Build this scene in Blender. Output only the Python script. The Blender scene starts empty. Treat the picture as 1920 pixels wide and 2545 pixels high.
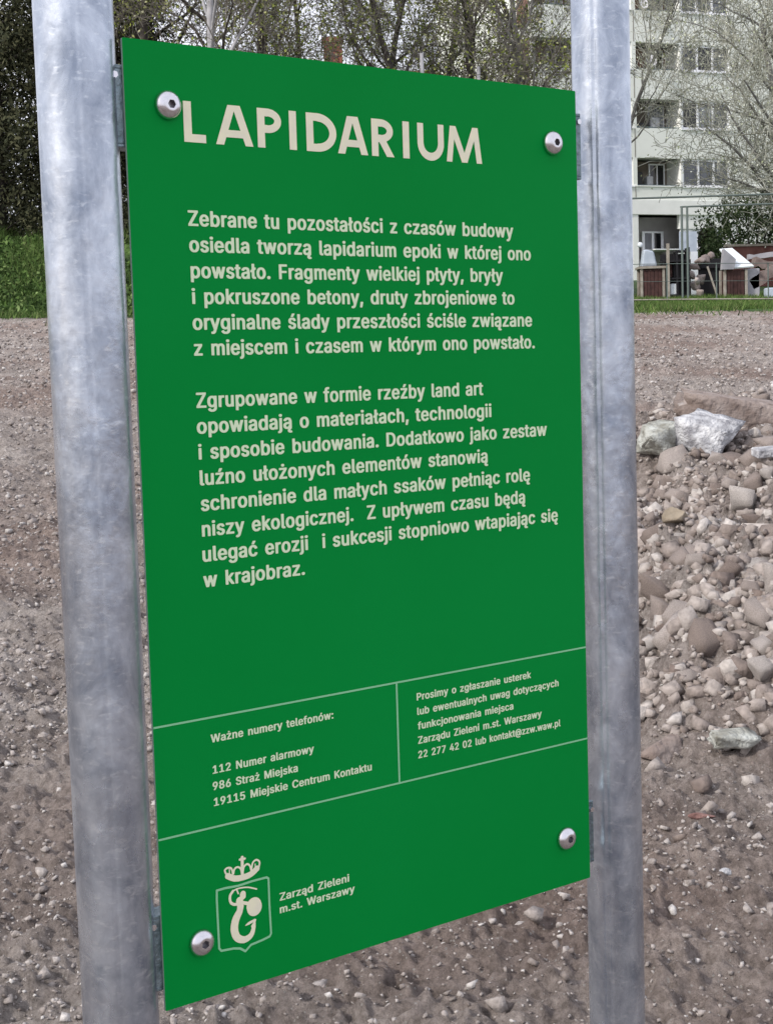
import bpy, math, random
import numpy as np
from mathutils import Vector, Matrix
from mathutils.geometry import tessellate_polygon

# ------------------------------------------------------------------ camera, sky, sun, exposure
SC = bpy.context.scene
COL = SC.collection
R_ = math.radians
cam = bpy.data.cameras.new('camera')
cam.sensor_fit = 'VERTICAL'; cam.sensor_height = 24.0; cam.sensor_width = 18.0
cam.lens = 36.40
cam.clip_start = 0.05; cam.clip_end = 3000
camo = bpy.data.objects.new('camera', cam); COL.objects.link(camo)
camo.matrix_world = Matrix(((0.99953, 0.03057, 0.00000, 0.0),
                            (-0.00280, 0.09170, -0.99578, 0.0),
                            (-0.03044, 0.99532, 0.09174, 1.6),
                            (0, 0, 0, 1)))
SC.camera = camo
SUN_EL, SUN_AZ = 36.0, 236.0          # azimuth clockwise from +Y (the view direction)
w = bpy.data.worlds.new('World'); SC.world = w; w.use_nodes = True
nt = w.node_tree; nt.nodes.clear()
out = nt.nodes.new('ShaderNodeOutputWorld'); bg = nt.nodes.new('ShaderNodeBackground')
sky = nt.nodes.new('ShaderNodeTexSky'); sky.sky_type = 'NISHITA'; sky.sun_disc = False
sky.sun_elevation = R_(SUN_EL); sky.sun_rotation = R_(SUN_AZ)
sky.air_density = 1.0; sky.dust_density = 3.5; sky.ozone_density = 1.0
# broken thin cloud over the whole sky
tc = nt.nodes.new('ShaderNodeTexCoord'); mp = nt.nodes.new('ShaderNodeMapping')
mp.inputs['Scale'].default_value = (1.6, 1.6, 5.0)
ns = nt.nodes.new('ShaderNodeTexNoise'); ns.inputs['Scale'].default_value = 2.2; ns.inputs['Detail'].default_value = 6
cr = nt.nodes.new('ShaderNodeMapRange'); cr.inputs['From Min'].default_value = 0.34; cr.inputs['From Max'].default_value = 0.66
cr.inputs['To Min'].default_value = 0.62; cr.inputs['To Max'].default_value = 0.97
mx = nt.nodes.new('ShaderNodeMix'); mx.data_type = 'RGBA'
mx.inputs['B'].default_value = (8.6, 8.7, 9.6, 1)
bg.inputs['Strength'].default_value = 0.09
L = nt.links.new
L(tc.outputs['Generated'], mp.inputs['Vector']); L(mp.outputs['Vector'], ns.inputs['Vector'])
L(ns.outputs['Fac'], cr.inputs['Value']); L(cr.outputs['Result'], mx.inputs['Factor'])
L(sky.outputs['Color'], mx.inputs['A']); L(mx.outputs['Result'], bg.inputs['Color']); L(bg.outputs['Background'], out.inputs['Surface'])
sun = bpy.data.lights.new('sun', 'SUN'); sun.energy = 2.2; sun.angle = R_(6); sun.color = (1.0, 0.95, 0.88)
suno = bpy.data.objects.new('sun', sun); COL.objects.link(suno)
el, az = R_(SUN_EL), R_(SUN_AZ)
sd = Vector((math.sin(az) * math.cos(el), math.cos(az) * math.cos(el), math.sin(el)))
suno.rotation_euler = sd.to_track_quat('Z', 'Y').to_euler()
SC.view_settings.view_transform = 'Standard'; SC.view_settings.look = 'None'
SC.view_settings.exposure = 0.62; SC.view_settings.gamma = 1.0; SC.view_settings.use_curve_mapping = False

# ------------------------------------------------------------------ helpers
def tag(o, label=None, cat=None, group=None, kind=None):
    if label: o['label'] = label
    if cat: o['category'] = cat
    if group: o['group'] = group
    if kind: o['kind'] = kind
    return o
def link(name, me, parent=None, loc=None):
    o = bpy.data.objects.new(name, me); COL.objects.link(o)
    if parent is not None: o.parent = parent
    if loc is not None: o.location = loc
    return o
def thing(name, label, cat, loc=(0, 0, 0), rz=0, group=None):
    o = link(name, None, None, loc); o.rotation_euler = (0, 0, rz); o.empty_display_size = .1
    return tag(o, label, cat, group)
def copy_tree(o, parent=None):
    c = o.copy(); COL.objects.link(c); c.parent = parent
    for ch in [q for q in bpy.data.objects if q.parent == o]: copy_tree(ch, c)
    return c
def np_mesh(name, V, F, mats=(), smooth=False, mi=None):
    """V (n,3) float, F (m,k) int with constant k"""
    me = bpy.data.meshes.new(name); V = np.asarray(V, np.float32); F = np.asarray(F, np.int32)
    k = F.shape[1]
    me.vertices.add(len(V)); me.vertices.foreach_set('co', V.ravel())
    me.loops.add(F.size); me.loops.foreach_set('vertex_index', F.ravel())
    me.polygons.add(len(F)); me.polygons.foreach_set('loop_start', np.arange(0, F.size, k, dtype=np.int32))
    me.polygons.foreach_set('loop_total', np.full(len(F), k, np.int32))
    if smooth: me.polygons.foreach_set('use_smooth', np.ones(len(F), bool))
    for m in mats: me.materials.append(m)
    if mi is not None: me.polygons.foreach_set('material_index', np.asarray(mi, np.int32))
    me.update(calc_edges=True); me.validate()
    return me
class MB:
    def __init__(s): s.v = []; s.f = []; s.m = []
    def add(s, vs, fs, m=0):
        b = len(s.v); s.v += [tuple(q) for q in vs]; s.f += [tuple(b + i for i in f) for f in fs]; s.m += [m] * len(fs)
    def box(s, a, b, m=0, M=None):
        x0, y0, z0 = a; x1, y1, z1 = b
        vs = [Vector(q) for q in ((x0,y0,z0),(x1,y0,z0),(x1,y1,z0),(x0,y1,z0),(x0,y0,z1),(x1,y0,z1),(x1,y1,z1),(x0,y1,z1))]
        if M is not None: vs = [M @ q for q in vs]
        s.add(vs, [(0,3,2,1),(4,5,6,7),(0,1,5,4),(1,2,6,5),(2,3,7,6),(3,0,4,7)], m)
    def tube(s, pts, rad, n=8, m=0, caps=True):
        pts = [Vector(p) for p in pts]; rad = rad if hasattr(rad, '__len__') else [rad] * len(pts)
        b = len(s.v); up = None
        for i, p in enumerate(pts):
            d = (pts[min(i + 1, len(pts) - 1)] - pts[max(i - 1, 0)]).normalized()
            if up is None: up = d.orthogonal().normalized()
            up = (up - d * up.dot(d)).normalized(); sd_ = d.cross(up)
            for k in range(n):
                a = 2 * math.pi * k / n
                s.v.append(tuple(p + (up * math.cos(a) + sd_ * math.sin(a)) * rad[i]))
        for i in range(len(pts) - 1):
            for k in range(n):
                s.f.append((b + i*n + k, b + i*n + (k+1) % n, b + (i+1)*n + (k+1) % n, b + (i+1)*n + k)); s.m.append(m)
        if caps:
            s.f.append(tuple(b + k for k in range(n))[::-1]); s.m.append(m)
            s.f.append(tuple(b + (len(pts)-1)*n + k for k in range(n))); s.m.append(m)
    def mesh(s, name, mats, smooth=False, bevel=0):
        me = bpy.data.meshes.new(name); me.from_pydata(s.v, [], s.f)
        for q in (mats if isinstance(mats, (list, tuple)) else [mats]): me.materials.append(q)
        for p, k in zip(me.polygons, s.m): p.material_index = k; p.use_smooth = smooth
        me.update()
        if bevel:
            import bmesh
            bm = bmesh.new(); bm.from_mesh(me)
            bmesh.ops.bevel(bm, geom=list(bm.edges), offset=bevel, segments=1, affect='EDGES'); bm.to_mesh(me); bm.free()
        return me
    def build(s, name, mats, parent=None, smooth=False, bevel=0, loc=None):
        return link(name, s.mesh(name, mats, smooth, bevel), parent, loc)

# ------------------------------------------------------------------ noise and terrain
_rs = np.random.RandomState(7); _tab = _rs.rand(256, 256)
def vn(x, y, seed=0):
    x = np.asarray(x, float) + seed * 17.3; y = np.asarray(y, float) + seed * 9.1
    xi = np.floor(x).astype(int); yi = np.floor(y).astype(int); fx = x - xi; fy = y - yi
    fx = fx*fx*(3-2*fx); fy = fy*fy*(3-2*fy)
    g = lambda a, b: _tab[a & 255, b & 255]
    return (g(xi,yi)*(1-fx)+g(xi+1,yi)*fx)*(1-fy) + (g(xi,yi+1)*(1-fx)+g(xi+1,yi+1)*fx)*fy - .5
def sstep(a, b, x):
    t = np.clip((np.asarray(x, float) - a) / (b - a), 0, 1); return t*t*(3-2*t)
def base(x, y):
    x = np.asarray(x, float); y = np.asarray(y, float)
    z = .075 * np.clip(y, -25, 82) - .018 * np.clip(x, -25, 25)
    return z + 2.5 * (1 - np.exp(-np.clip(y - 82, 0, 400) / 60))
def mound(x, y):
    q = 1 - ((x - 3.5) / 2.95)**2 - ((y - 9.6) / 4.1)**2
    q2 = 1 - ((x - 1.9) / 1.55)**2 - ((y - 6.5) / 2.3)**2
    h = .46 * sstep(0, .95, q) + .24 * sstep(0, 1.0, q2)
    e = sstep(.0, .5, q) + sstep(0, .5, q2)
    return h + np.clip(e, 0, 1) * (.30 * vn(x * 1.5, y * 1.3, 3) + .18 * vn(x * 4, y * 4, 4) + .10 * vn(x*9, y*9, 5) + .09 * np.abs(vn(x*19, y*19, 51)) + .05 * vn(x*37, y*37, 52))
def soil(x, y):
    x = np.asarray(x, float); y = np.asarray(y, float)
    k = .75 + .9 * sstep(4, 25, y)
    fade = 1 - sstep(36, 44, y)
    n = .10 * vn(x * .35, y * .5, 1) + .030 * vn(x * 2.2, y * 2.2, 2) * k + .026 * vn(x * 6, y * 6, 6) + .016 * vn(x * 14, y * 14, 7)
    far = .05 * vn(x * 3.0, y * 1.6, 8) * sstep(8, 20, y)
    xr, yr = .8 * x + .6 * y, .8 * y - .6 * x; xq, yq = .36 * x - .93 * y, .93 * x + .36 * y
    clod = .024 * np.clip(vn(xr * 17, yr * 17, 9) * 2.2 + .8 * vn(xq * 29, yq * 29, 61), -.35, 1) + .018 * np.clip(vn(xq * 47, yq * 47, 10) * 2.2, -.5, 1)
    return base(x, y) + (n + far + clod * np.where(y < 16, 1, 1.4)) * fade + mound(x, y)
def bank(x, y):
    l = sstep(-4.6, -7.0, x)
    return (1.95 + .9 * vn(x * .5, 3.1, 15) + .35 * vn(x * 1.9, y * .6, 16)) * l * sstep(40.2, 48.5, y + 1.6 * vn(x * .6, y * .4, 12)) + .10 * vn(x * .8, y * .8, 13) * (1 - .6 * sstep(3, 6, x)) + .35 * sstep(50, 56, y) * sstep(2, 5, x) * (vn(x * .35, y * .3, 14) + .3)
def grassz(x, y):
    return base(x, y) + bank(x, y) + .05
def gz(x, y): return float(grassz(x, y))

# ------------------------------------------------------------------ materials
def mat(name, col, rough=.8, metal=0.0, var=None, scale=20, detail=4, bump=0.0, bscale=None, spec=None, coord='Object'):
    m = bpy.data.materials.new(name); m.use_nodes = True; n = m.node_tree.nodes; l = m.node_tree.links.new
    b = n['Principled BSDF']; b.inputs['Roughness'].default_value = rough; b.inputs['Metallic'].default_value = metal
    if spec is not None: b.inputs['Specular IOR Level'].default_value = spec
    t = n.new('ShaderNodeTexCoord')
    if var:
        x = n.new('ShaderNodeTexNoise'); x.inputs['Scale'].default_value = scale; x.inputs['Detail'].default_value = detail
        l(t.outputs[coord], x.inputs['Vector'])
        r = n.new('ShaderNodeValToRGB'); r.color_ramp.elements[0].position = .34; r.color_ramp.elements[1].position = .66
        r.color_ramp.elements[0].color = (*col, 1); r.color_ramp.elements[1].color = (*var, 1)
        l(x.outputs['Fac'], r.inputs['Fac']); l(r.outputs['Color'], b.inputs['Base Color'])
    else: b.inputs['Base Color'].default_value = (*col, 1)
    if bump:
        x = n.new('ShaderNodeTexNoise'); x.inputs['Scale'].default_value = bscale or scale * 2; x.inputs['Detail'].default_value = 5
        l(t.outputs[coord], x.inputs['Vector'])
        q = n.new('ShaderNodeBump'); q.inputs['Strength'].default_value = bump; q.inputs['Distance'].default_value = .02
        l(x.outputs['Fac'], q.inputs['Height']); l(q.outputs['Normal'], b.inputs['Normal'])
    return m
def rnd_mat(name, cols, rough=.9, bump=.0, bscale=60, scale=30, per='island', spec=.3):
    """colour picked per mesh island / per object from a ramp, broken by noise"""
    m = bpy.data.materials.new(name); m.use_nodes = True; n = m.node_tree.nodes; l = m.node_tree.links.new
    b = n['Principled BSDF']; b.inputs['Roughness'].default_value = rough; b.inputs['Specular IOR Level'].default_value = spec
    if per == 'island': g = n.new('ShaderNodeNewGeometry').outputs['Random Per Island']
    else: g = n.new('ShaderNodeObjectInfo').outputs['Random']
    r = n.new('ShaderNodeValToRGB'); cr_ = r.color_ramp
    while len(cr_.elements) < len(cols): cr_.elements.new(.5)
    for i, c in enumerate(cols):
        cr_.elements[i].position = i / (len(cols) - 1); cr_.elements[i].color = (*c, 1)
    t = n.new('ShaderNodeTexCoord'); x = n.new('ShaderNodeTexNoise'); x.inputs['Scale'].default_value = scale; x.inputs['Detail'].default_value = 5
    l(t.outputs['Object'], x.inputs['Vector']); l(g, r.inputs['Fac'])
    h = n.new('ShaderNodeMapRange'); h.inputs['From Min'].default_value = .3; h.inputs['From Max'].default_value = .7
    h.inputs['To Min'].default_value = .72; h.inputs['To Max'].default_value = 1.2
    v = n.new('ShaderNodeVectorMath'); v.operation = 'SCALE'
    l(x.outputs['Fac'], h.inputs['Value']); l(r.outputs['Color'], v.inputs[0]); l(h.outputs['Result'], v.inputs['Scale']); l(v.outputs['Vector'], b.inputs['Base Color'])
    if bump:
        y = n.new('ShaderNodeTexNoise'); y.inputs['Scale'].default_value = bscale; y.inputs['Detail'].default_value = 6
        l(t.outputs['Object'], y.inputs['Vector']); q = n.new('ShaderNodeBump'); q.inputs['Strength'].default_value = bump; q.inputs['Distance'].default_value = .01
        l(y.outputs['Fac'], q.inputs['Height']); l(q.outputs['Normal'], b.inputs['Normal'])
    return m

def soil_material():
    m = bpy.data.materials.new('soil'); m.use_nodes = True; n = m.node_tree.nodes; l = m.node_tree.links.new
    b = n['Principled BSDF']; b.inputs['Roughness'].default_value = .95; b.inputs['Specular IOR Level'].default_value = .15
    t = n.new('ShaderNodeTexCoord')
    def noise(s, d=6, rgh=.6):
        x = n.new('ShaderNodeTexNoise'); x.inputs['Scale'].default_value = s; x.inputs['Detail'].default_value = d; x.inputs['Roughness'].default_value = rgh
        l(t.outputs['Object'], x.inputs['Vector']); return x.outputs['Fac']
    r1 = n.new('ShaderNodeValToRGB'); e = r1.color_ramp.elements
    e[0].position = .35; e[0].color = (.275, .243, .228, 1); e[1].position = .62; e[1].color = (.445, .408, .386, 1)
    l(noise(2.6), r1.inputs['Fac'])
    r2 = n.new('ShaderNodeValToRGB'); e = r2.color_ramp.elements
    e[0].position = .38; e[0].color = (.62, .60, .58, 1); e[1].position = .62; e[1].color = (1.28, 1.26, 1.25, 1)
    l(noise(38, 8, .75), r2.inputs['Fac'])
    mm = n.new('ShaderNodeMix'); mm.data_type = 'RGBA'; mm.blend_type = 'MULTIPLY'; mm.inputs['Factor'].default_value = 1
    l(r1.outputs['Color'], mm.inputs['A']); l(r2.outputs['Color'], mm.inputs['B'])
    rw = n.new('ShaderNodeValToRGB'); e = rw.color_ramp.elements
    e[0].position = .42; e[0].color = (1, 1, 1, 1); e[1].position = .60; e[1].color = (.78, .70, .67, 1)
    l(noise(.35, 3, .5), rw.inputs['Fac'])
    mw = n.new('ShaderNodeMix'); mw.data_type = 'RGBA'; mw.blend_type = 'MULTIPLY'; mw.inputs['Factor'].default_value = 1
    l(mm.outputs['Result'], mw.inputs['A']); l(rw.outputs['Color'], mw.inputs['B']); mm = mw
    # pale grit
    vo = n.new('ShaderNodeTexVoronoi'); vo.inputs['Scale'].default_value = 130; l(t.outputs['Object'], vo.inputs['Vector'])
    sp = n.new('ShaderNodeSeparateColor'); l(vo.outputs['Color'], sp.inputs['Color'])
    g1 = n.new('ShaderNodeMath'); g1.operation = 'GREATER_THAN'; g1.inputs[1].default_value = .95; l(sp.outputs['Red'], g1.inputs[0])
    g2 = n.new('ShaderNodeMath'); g2.operation = 'LESS_THAN'; g2.inputs[1].default_value = .42; l(vo.outputs['Distance'], g2.inputs[0])
    g3 = n.new('ShaderNodeMath'); g3.operation = 'MULTIPLY'; l(g1.outputs[0], g3.inputs[0]); l(g2.outputs[0], g3.inputs[1])
    m3 = n.new('ShaderNodeMix'); m3.data_type = 'RGBA'; m3.inputs['B'].default_value = (.40, .37, .345, 1)
    l(g3.outputs[0], m3.inputs['Factor']); l(mm.outputs['Result'], m3.inputs['A']); l(m3.outputs['Result'], b.inputs['Base Color'])
    q = n.new('ShaderNodeBump'); q.inputs['Strength'].default_value = 1.0; q.inputs['Distance'].default_value = .035
    l(noise(60, 8, .75), q.inputs['Height']); l(q.outputs['Normal'], b.inputs['Normal'])
    return m
def galv_material():
    m = bpy.data.materials.new('galvanised_steel'); m.use_nodes = True; n = m.node_tree.nodes; l = m.node_tree.links.new
    b = n['Principled BSDF']; b.inputs['Metallic'].default_value = .86
    t = n.new('ShaderNodeTexCoord')
    def noise(s, d=5, rgh=.6, dist=0, sz=1.0):
        mp_ = n.new('ShaderNodeMapping'); mp_.inputs['Scale'].default_value = (1, 1, sz); l(t.outputs['Object'], mp_.inputs['Vector'])
        x = n.new('ShaderNodeTexNoise'); x.inputs['Scale'].default_value = s; x.inputs['Detail'].default_value = d; x.inputs['Roughness'].default_value = rgh
        x.inputs['Distortion'].default_value = dist
        l(mp_.outputs['Vector'], x.inputs['Vector']); return x.outputs['Fac']
    r = n.new('ShaderNodeValToRGB'); e = r.color_ramp.elements
    e[0].position = .34; e[0].color = (.27, .31, .385, 1); e[1].position = .66; e[1].color = (.60, .65, .73, 1)
    l(noise(20, 7, .66, .4, .7), r.inputs['Fac'])
    r2 = n.new('ShaderNodeValToRGB'); e = r2.color_ramp.elements
    e[0].position = .56; e[0].color = (0, 0, 0, 1); e[1].position = .76; e[1].color = (.5, .5, .5, 1)
    l(noise(70, 4, .6, .4, 2.4), r2.inputs['Fac'])
    mm = n.new('ShaderNodeMix'); mm.data_type = 'RGBA'; mm.inputs['B'].default_value = (.82, .86, .90, 1)
    l(r2.outputs['Color'], mm.inputs['Factor']); l(r.outputs['Color'], mm.inputs['A']); l(mm.outputs['Result'], b.inputs['Base Color'])
    h = n.new('ShaderNodeMapRange'); h.inputs['From Min'].default_value = .3; h.inputs['From Max'].default_value = .7
    h.inputs['To Min'].default_value = .20; h.inputs['To Max'].default_value = .38
    l(noise(11, 5, .6, 0, .6), h.inputs['Value']); l(h.outputs['Result'], b.inputs['Roughness'])
    q = n.new('ShaderNodeBump'); q.inputs['Strength'].default_value = .12; q.inputs['Distance'].default_value = .002
    l(noise(90, 3, .5, .2, 1.2), q.inputs['Height'])
    q2 = n.new('ShaderNodeBump'); q2.inputs['Strength'].default_value = .42; q2.inputs['Distance'].default_value = .004
    l(noise(34, 2, .5, .2, .5), q2.inputs['Height']); l(q.outputs['Normal'], q2.inputs['Normal']); l(q2.outputs['Normal'], b.inputs['Normal'])
    return m
M = {}
M['soil'] = soil_material()
M['galv'] = galv_material()
M['green'] = mat('green_enamel', (.0, .250, .038), .5, 0, (.001, .268, .045), 2.2, 7, .03, 500, .05)
M['cut_edge'] = mat('pale_cut_edge', (.30, .42, .34), .5)
M['print'] = mat('cream_print', (.92, .89, .64), .55, 0, (.86, .82, .64), 60, 3)
M['print_thin'] = mat('pale_green_print', (.26, .62, .34), .55)
M['print_small'] = mat('soft_cream_print', (.74, .88, .60), .55)
M['steel'] = mat('bolt_steel', (.72, .70, .74), .24, 1.0, (.70, .69, .72), 90, 2)
M['socket'] = mat('socket_shadow', (.30, .29, .31), .35, .9)
M['bracket'] = mat('zinc_bracket', (.13, .18, .20), .4, .8, (.24, .30, .33), 60, 3, .2)
M['gravel'] = rnd_mat('gravel', [(.15, .125, .114), (.23, .20, .187), (.27, .24, .225), (.30, .268, .253), (.325, .293, .278), (.35, .318, .302), (.39, .36, .345), (.52, .50, .485)], bump=.4, bscale=160, scale=90)
M['rubble'] = rnd_mat('rubble', [(.20, .158, .140), (.26, .215, .193), (.31, .262, .24), (.35, .305, .282), (.39, .345, .322), (.45, .42, .40)], bump=.7, bscale=60, scale=22, per='object')
M['rubble_small'] = rnd_mat('rubble_small', [(.17, .135, .12), (.23, .194, .176), (.28, .242, .223), (.32, .282, .262), (.35, .315, .294), (.44, .41, .39)], bump=.6, bscale=70, scale=40)
M['slab'] = mat('earth_crusted_concrete', (.16, .122, .106), .95, 0, (.33, .28, .258), 9, 8, 1.0, 30)
M['white_stone'] = mat('whitish_stone', (.22, .22, .24), .9, 0, (.62, .63, .65), 14, 8, 1.0, 50)
M['grey_stone'] = mat('grey_lime_stone', (.20, .195, .165), .9, 0, (.50, .52, .49), 14, 8, 1.0, 50)
M['pale_block'] = mat('pale_concrete', (.40, .35, .31), .9, 0, (.52, .47, .43), 25, 5, .4, 80)
M['brick_piece'] = mat('brick_fragment', (.15, .075, .065), .9, 0, (.24, .14, .125), 30, 4, .5, 80)
M['ochre'] = mat('ochre_clay', (.20, .165, .12), .95, 0, (.28, .235, .18), 14, 6, .8, 30)

# ------------------------------------------------------------------ ground sheet (a fan of rows that widen with distance)
def fan_sheet(y0, y1, nstep, hw0, hwk, ncol, zf, yfar, name, mats, back=None, ratio=1.22):
    ys = [y0]
    while ys[-1] < y1: ys.append(ys[-1] * (1 + nstep))
    while ys[-1] < yfar: ys.append(ys[-1] * 1.12)
    ys = (back or []) + ys
    ys = np.array(ys); u = np.linspace(-1, 1, ncol)
    g = []; k = 1.06
    while k < 900: g.append(k); k = k * ratio + .02
    u = np.concatenate([-np.array(g[::-1]), u, np.array(g)])
    hw = np.where(ys > y1, hw0 + hwk * y1, hw0 + hwk * np.clip(ys, 0, None))
    X = u[None, :] * hw[:, None]; Y = np.repeat(ys[:, None], len(u), 1)
    X = np.clip(X, -900, 900)
    Z = zf(X, Y); V = np.stack([X, Y, Z], -1).reshape(-1, 3)
    nr, nc = X.shape; i = np.arange((nr-1)*(nc-1)); r = i // (nc-1); c = i % (nc-1); a = r*nc + c
    F = np.stack([a, a+1, a+nc+1, a+nc], 1)
    return np_mesh(name, V, F, mats, smooth=True)
me = fan_sheet(2.0, 44, .0038, .30, .29, 380, soil, 900, 'ground', [M['soil']], back=[-60, -30, -12, -5, -2, 0, .8, 1.4])
tag(link('ground', me), kind='structure')
M['turf'] = mat('turf_soil', (.020, .050, .010), .95, 0, (.060, .120, .018), 1.4, 7, .8, 12)
def edge_y(x): return 39.2 - .10 * x + .5 * float(vn(x * .9, 3.3, 21))
xs = np.concatenate([-np.geomspace(900, 17, 14), np.arange(-16, 18.1, .35), np.geomspace(19, 900, 14)])
ts = np.concatenate([np.linspace(0, 14, 36), np.geomspace(15.5, 900, 20)])
X = np.repeat(xs[None, :], len(ts), 0)
E0 = 39.2 - .10 * np.clip(xs, -30, 30) + .5 * vn(xs * .9, 3.3, 21) + .25 * vn(xs * 3.1, 1.3, 22)
Y = ts[:, None] + E0[None, :]
Z = grassz(X, Y); Z[0] = base(X[0], Y[0]) - .06
V = np.stack([X, Y, Z], -1).reshape(-1, 3); nr, nc = X.shape
i = np.arange((nr-1)*(nc-1)); a = (i // (nc-1)) * nc + i % (nc-1)
tag(link('grass_ground', np_mesh('grass_ground', V, np.stack([a, a+1, a+nc+1, a+nc], 1), [M['turf']], True)), kind='structure')

# ------------------------------------------------------------------ scattered geometry helpers
def ico(sub):
    import bmesh
    bm = bmesh.new(); bmesh.ops.create_icosphere(bm, subdivisions=sub, radius=1)
    V = np.array([v.co[:] for v in bm.verts]); bm.verts.index_update(); F = np.array([[v.index for v in f.verts] for f in bm.faces]); bm.free()
    return V, F
I0, I1, I2, I3 = ico(1), ico(2), ico(3), ico(4)       # 20, 80, 320, 1280 faces
def shard(rs, npts, sq=(1, .8, .6), rough=0):
    """angular broken piece: convex hull of random points, optionally chipped"""
    import bmesh
    bm = bmesh.new()
    C8 = np.array([[i, j, k] for i in (-1, 1) for j in (-1, 1) for k in (-1, 1)], float) * .72
    for q in range(npts):
        p = (C8[q] + rs.uniform(-.34, .30, 3) * np.sign(C8[q]) * [1, 1, 1]) if q < 8 else rs.uniform(-.95, .95, 3)
        bm.verts.new(p * np.array(sq))
    bmesh.ops.convex_hull(bm, input=list(bm.verts)); 
    bmesh.ops.delete(bm, geom=[v for v in bm.verts if not v.link_faces], context='VERTS')
    if rough:
        bmesh.ops.subdivide_edges(bm, edges=list(bm.edges), cuts=rough, use_grid_fill=True)
        for v in bm.verts: v.co *= 1 + .03 * rs.normal()
    bmesh.ops.triangulate(bm, faces=list(bm.faces)); bm.verts.index_update()
    V = np.array([v.co[:] for v in bm.verts]); F = np.array([[v.index for v in f.verts] for f in bm.faces]); bm.free()
    return V, F
def rock(rs, src, cuts=9, jit=.10, sq=(1, .8, .6), depth=(.55, .85)):
    V, F = src; V = V.copy()
    for _ in range(cuts):
        n = rs.normal(size=3); n /= np.linalg.norm(n); d = rs.uniform(*depth)
        s = V @ n; k = s > d; V[k] -= n * (s[k] - d)[:, None] * .96
    V = V * (1 + jit * rs.normal(size=(len(V), 1)) * .5) * np.array(sq)
    return V, F
def rotm(rs, n):
    a, b_, c = rs.uniform(0, 2*np.pi, n), rs.normal(0, .45, n), rs.normal(0, .45, n)
    ca, sa, cb, sb, cc, sc_ = np.cos(a), np.sin(a), np.cos(b_), np.sin(b_), np.cos(c), np.sin(c)
    Z = np.zeros(n); O = np.ones(n)
    Rz = np.stack([ca,-sa,Z, sa,ca,Z, Z,Z,O], 1).reshape(n,3,3); Ry = np.stack([cb,Z,sb, Z,O,Z, -sb,Z,cb],1).reshape(n,3,3)
    Rx = np.stack([O,Z,Z, Z,cc,-sc_, Z,sc_,cc],1).reshape(n,3,3)
    return Rz @ Ry @ Rx
def scatter(name, P, S, src, rs, variants=10, mats=(), sink=.25, squash=(.75, 1.15, .35, .75), smooth=False, cuts=5):
    n = len(P); base_ = [shard(rs, src, (1.1, 1.1, 1.1)) for _ in range(variants)]; vid = np.sort(rs.randint(0, variants, n))
    sc3 = np.stack([S, S * rs.uniform(squash[0], squash[1], n), S * rs.uniform(squash[2], squash[3], n)], 1)
    RM = rotm(rs, n); P = P.copy(); P[:, 2] += S * (.5 - sink) * .6; VV, FF, off = [], [], 0
    for q in range(variants):
        k = np.nonzero(vid == q)[0]; B0, F0 = base_[q]; nv = len(B0)
        B = np.einsum('nij,nvj->nvi', RM[k], B0[None] * sc3[k][:, None, :]) + P[k][:, None, :]
        VV.append(B.reshape(-1, 3)); FF.append((F0[None] + (np.arange(len(k)) * nv)[:, None, None]).reshape(-1, 3) + off); off += len(k) * nv
    return np_mesh(name, np.concatenate(VV), np.concatenate(FF), mats, smooth)
rs = np.random.RandomState(11)
# loose gravel all over the field, finer near the sign
n = 110000
y = np.exp(rs.uniform(np.log(2.4), np.log(37), n)); x = rs.uniform(-1, 1, n) * (.27 * y + .15)
d = vn(x * 1.3, y * 1.3, 30) + vn(x * .5, y * .5, 31)
keep = rs.rand(n) < np.clip(.72 + 1.3 * d, .2, 1); x, y = x[keep], y[keep]; n = len(x)
s = rs.lognormal(np.log(.0031), .55, n) * (.62 + .15 * y)
s = np.clip(s, .0015, .030)
P = np.stack([x, y, soil(x, y)], 1)
tag(link('gravel', scatter('gravel', P, s, 8, rs, 20, [M['gravel']])), 'grey brown gravel and soil crumbs strewn over the whole bare field', 'gravel', kind='stuff')

# ------------------------------------------------------------------ the rubble heap right of the sign
def on(x, y): return float(soil(x, y))
n = 16000
y = rs.uniform(4.2, 13.2, n * 4); x = y * rs.uniform(.13, .34, n * 4) + rs.exponential(.25, n * 4) * (rs.rand(n * 4) < .3)
dens = np.clip((mound(x, y) * 6 + .02) * (.75 + 1.2 * vn(x * 1.7, y * 1.7, 33)), 0, 1)
smooth_patch = np.exp(-(((x - (1.62 + .35*(y-7.0))) / .30)**2 + ((y - 7.1) / .55)**2))
k = rs.rand(n * 4) < dens * (1 - .85 * smooth_patch); x, y = x[k][:n], y[k][:n]
s = np.clip(rs.lognormal(np.log(.0145), .55, len(x)), .005, .045)
P = np.stack([x, y, soil(x, y)], 1)
tag(link('rubble_crumbs', scatter('rubble_crumbs', P, s, 9, rs, 28, [M['rubble_small']], squash=(.6, 1.0, .45, .85), sink=.45)), 'small broken concrete crumbs covering the rubble heap right of the sign', 'rubble', kind='stuff')
protos = []
for q in range(16):
    rq = np.random.RandomState(100 + q)
    V, F = shard(rq, rq.randint(8, 11), (1.0, rq.uniform(.6, .95), rq.uniform(.5, .85)), 2)
    protos.append(np_mesh('rubble_stone', V, F, [M['rubble']]))
placed = []
cnt = 0; tries = 0
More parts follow.
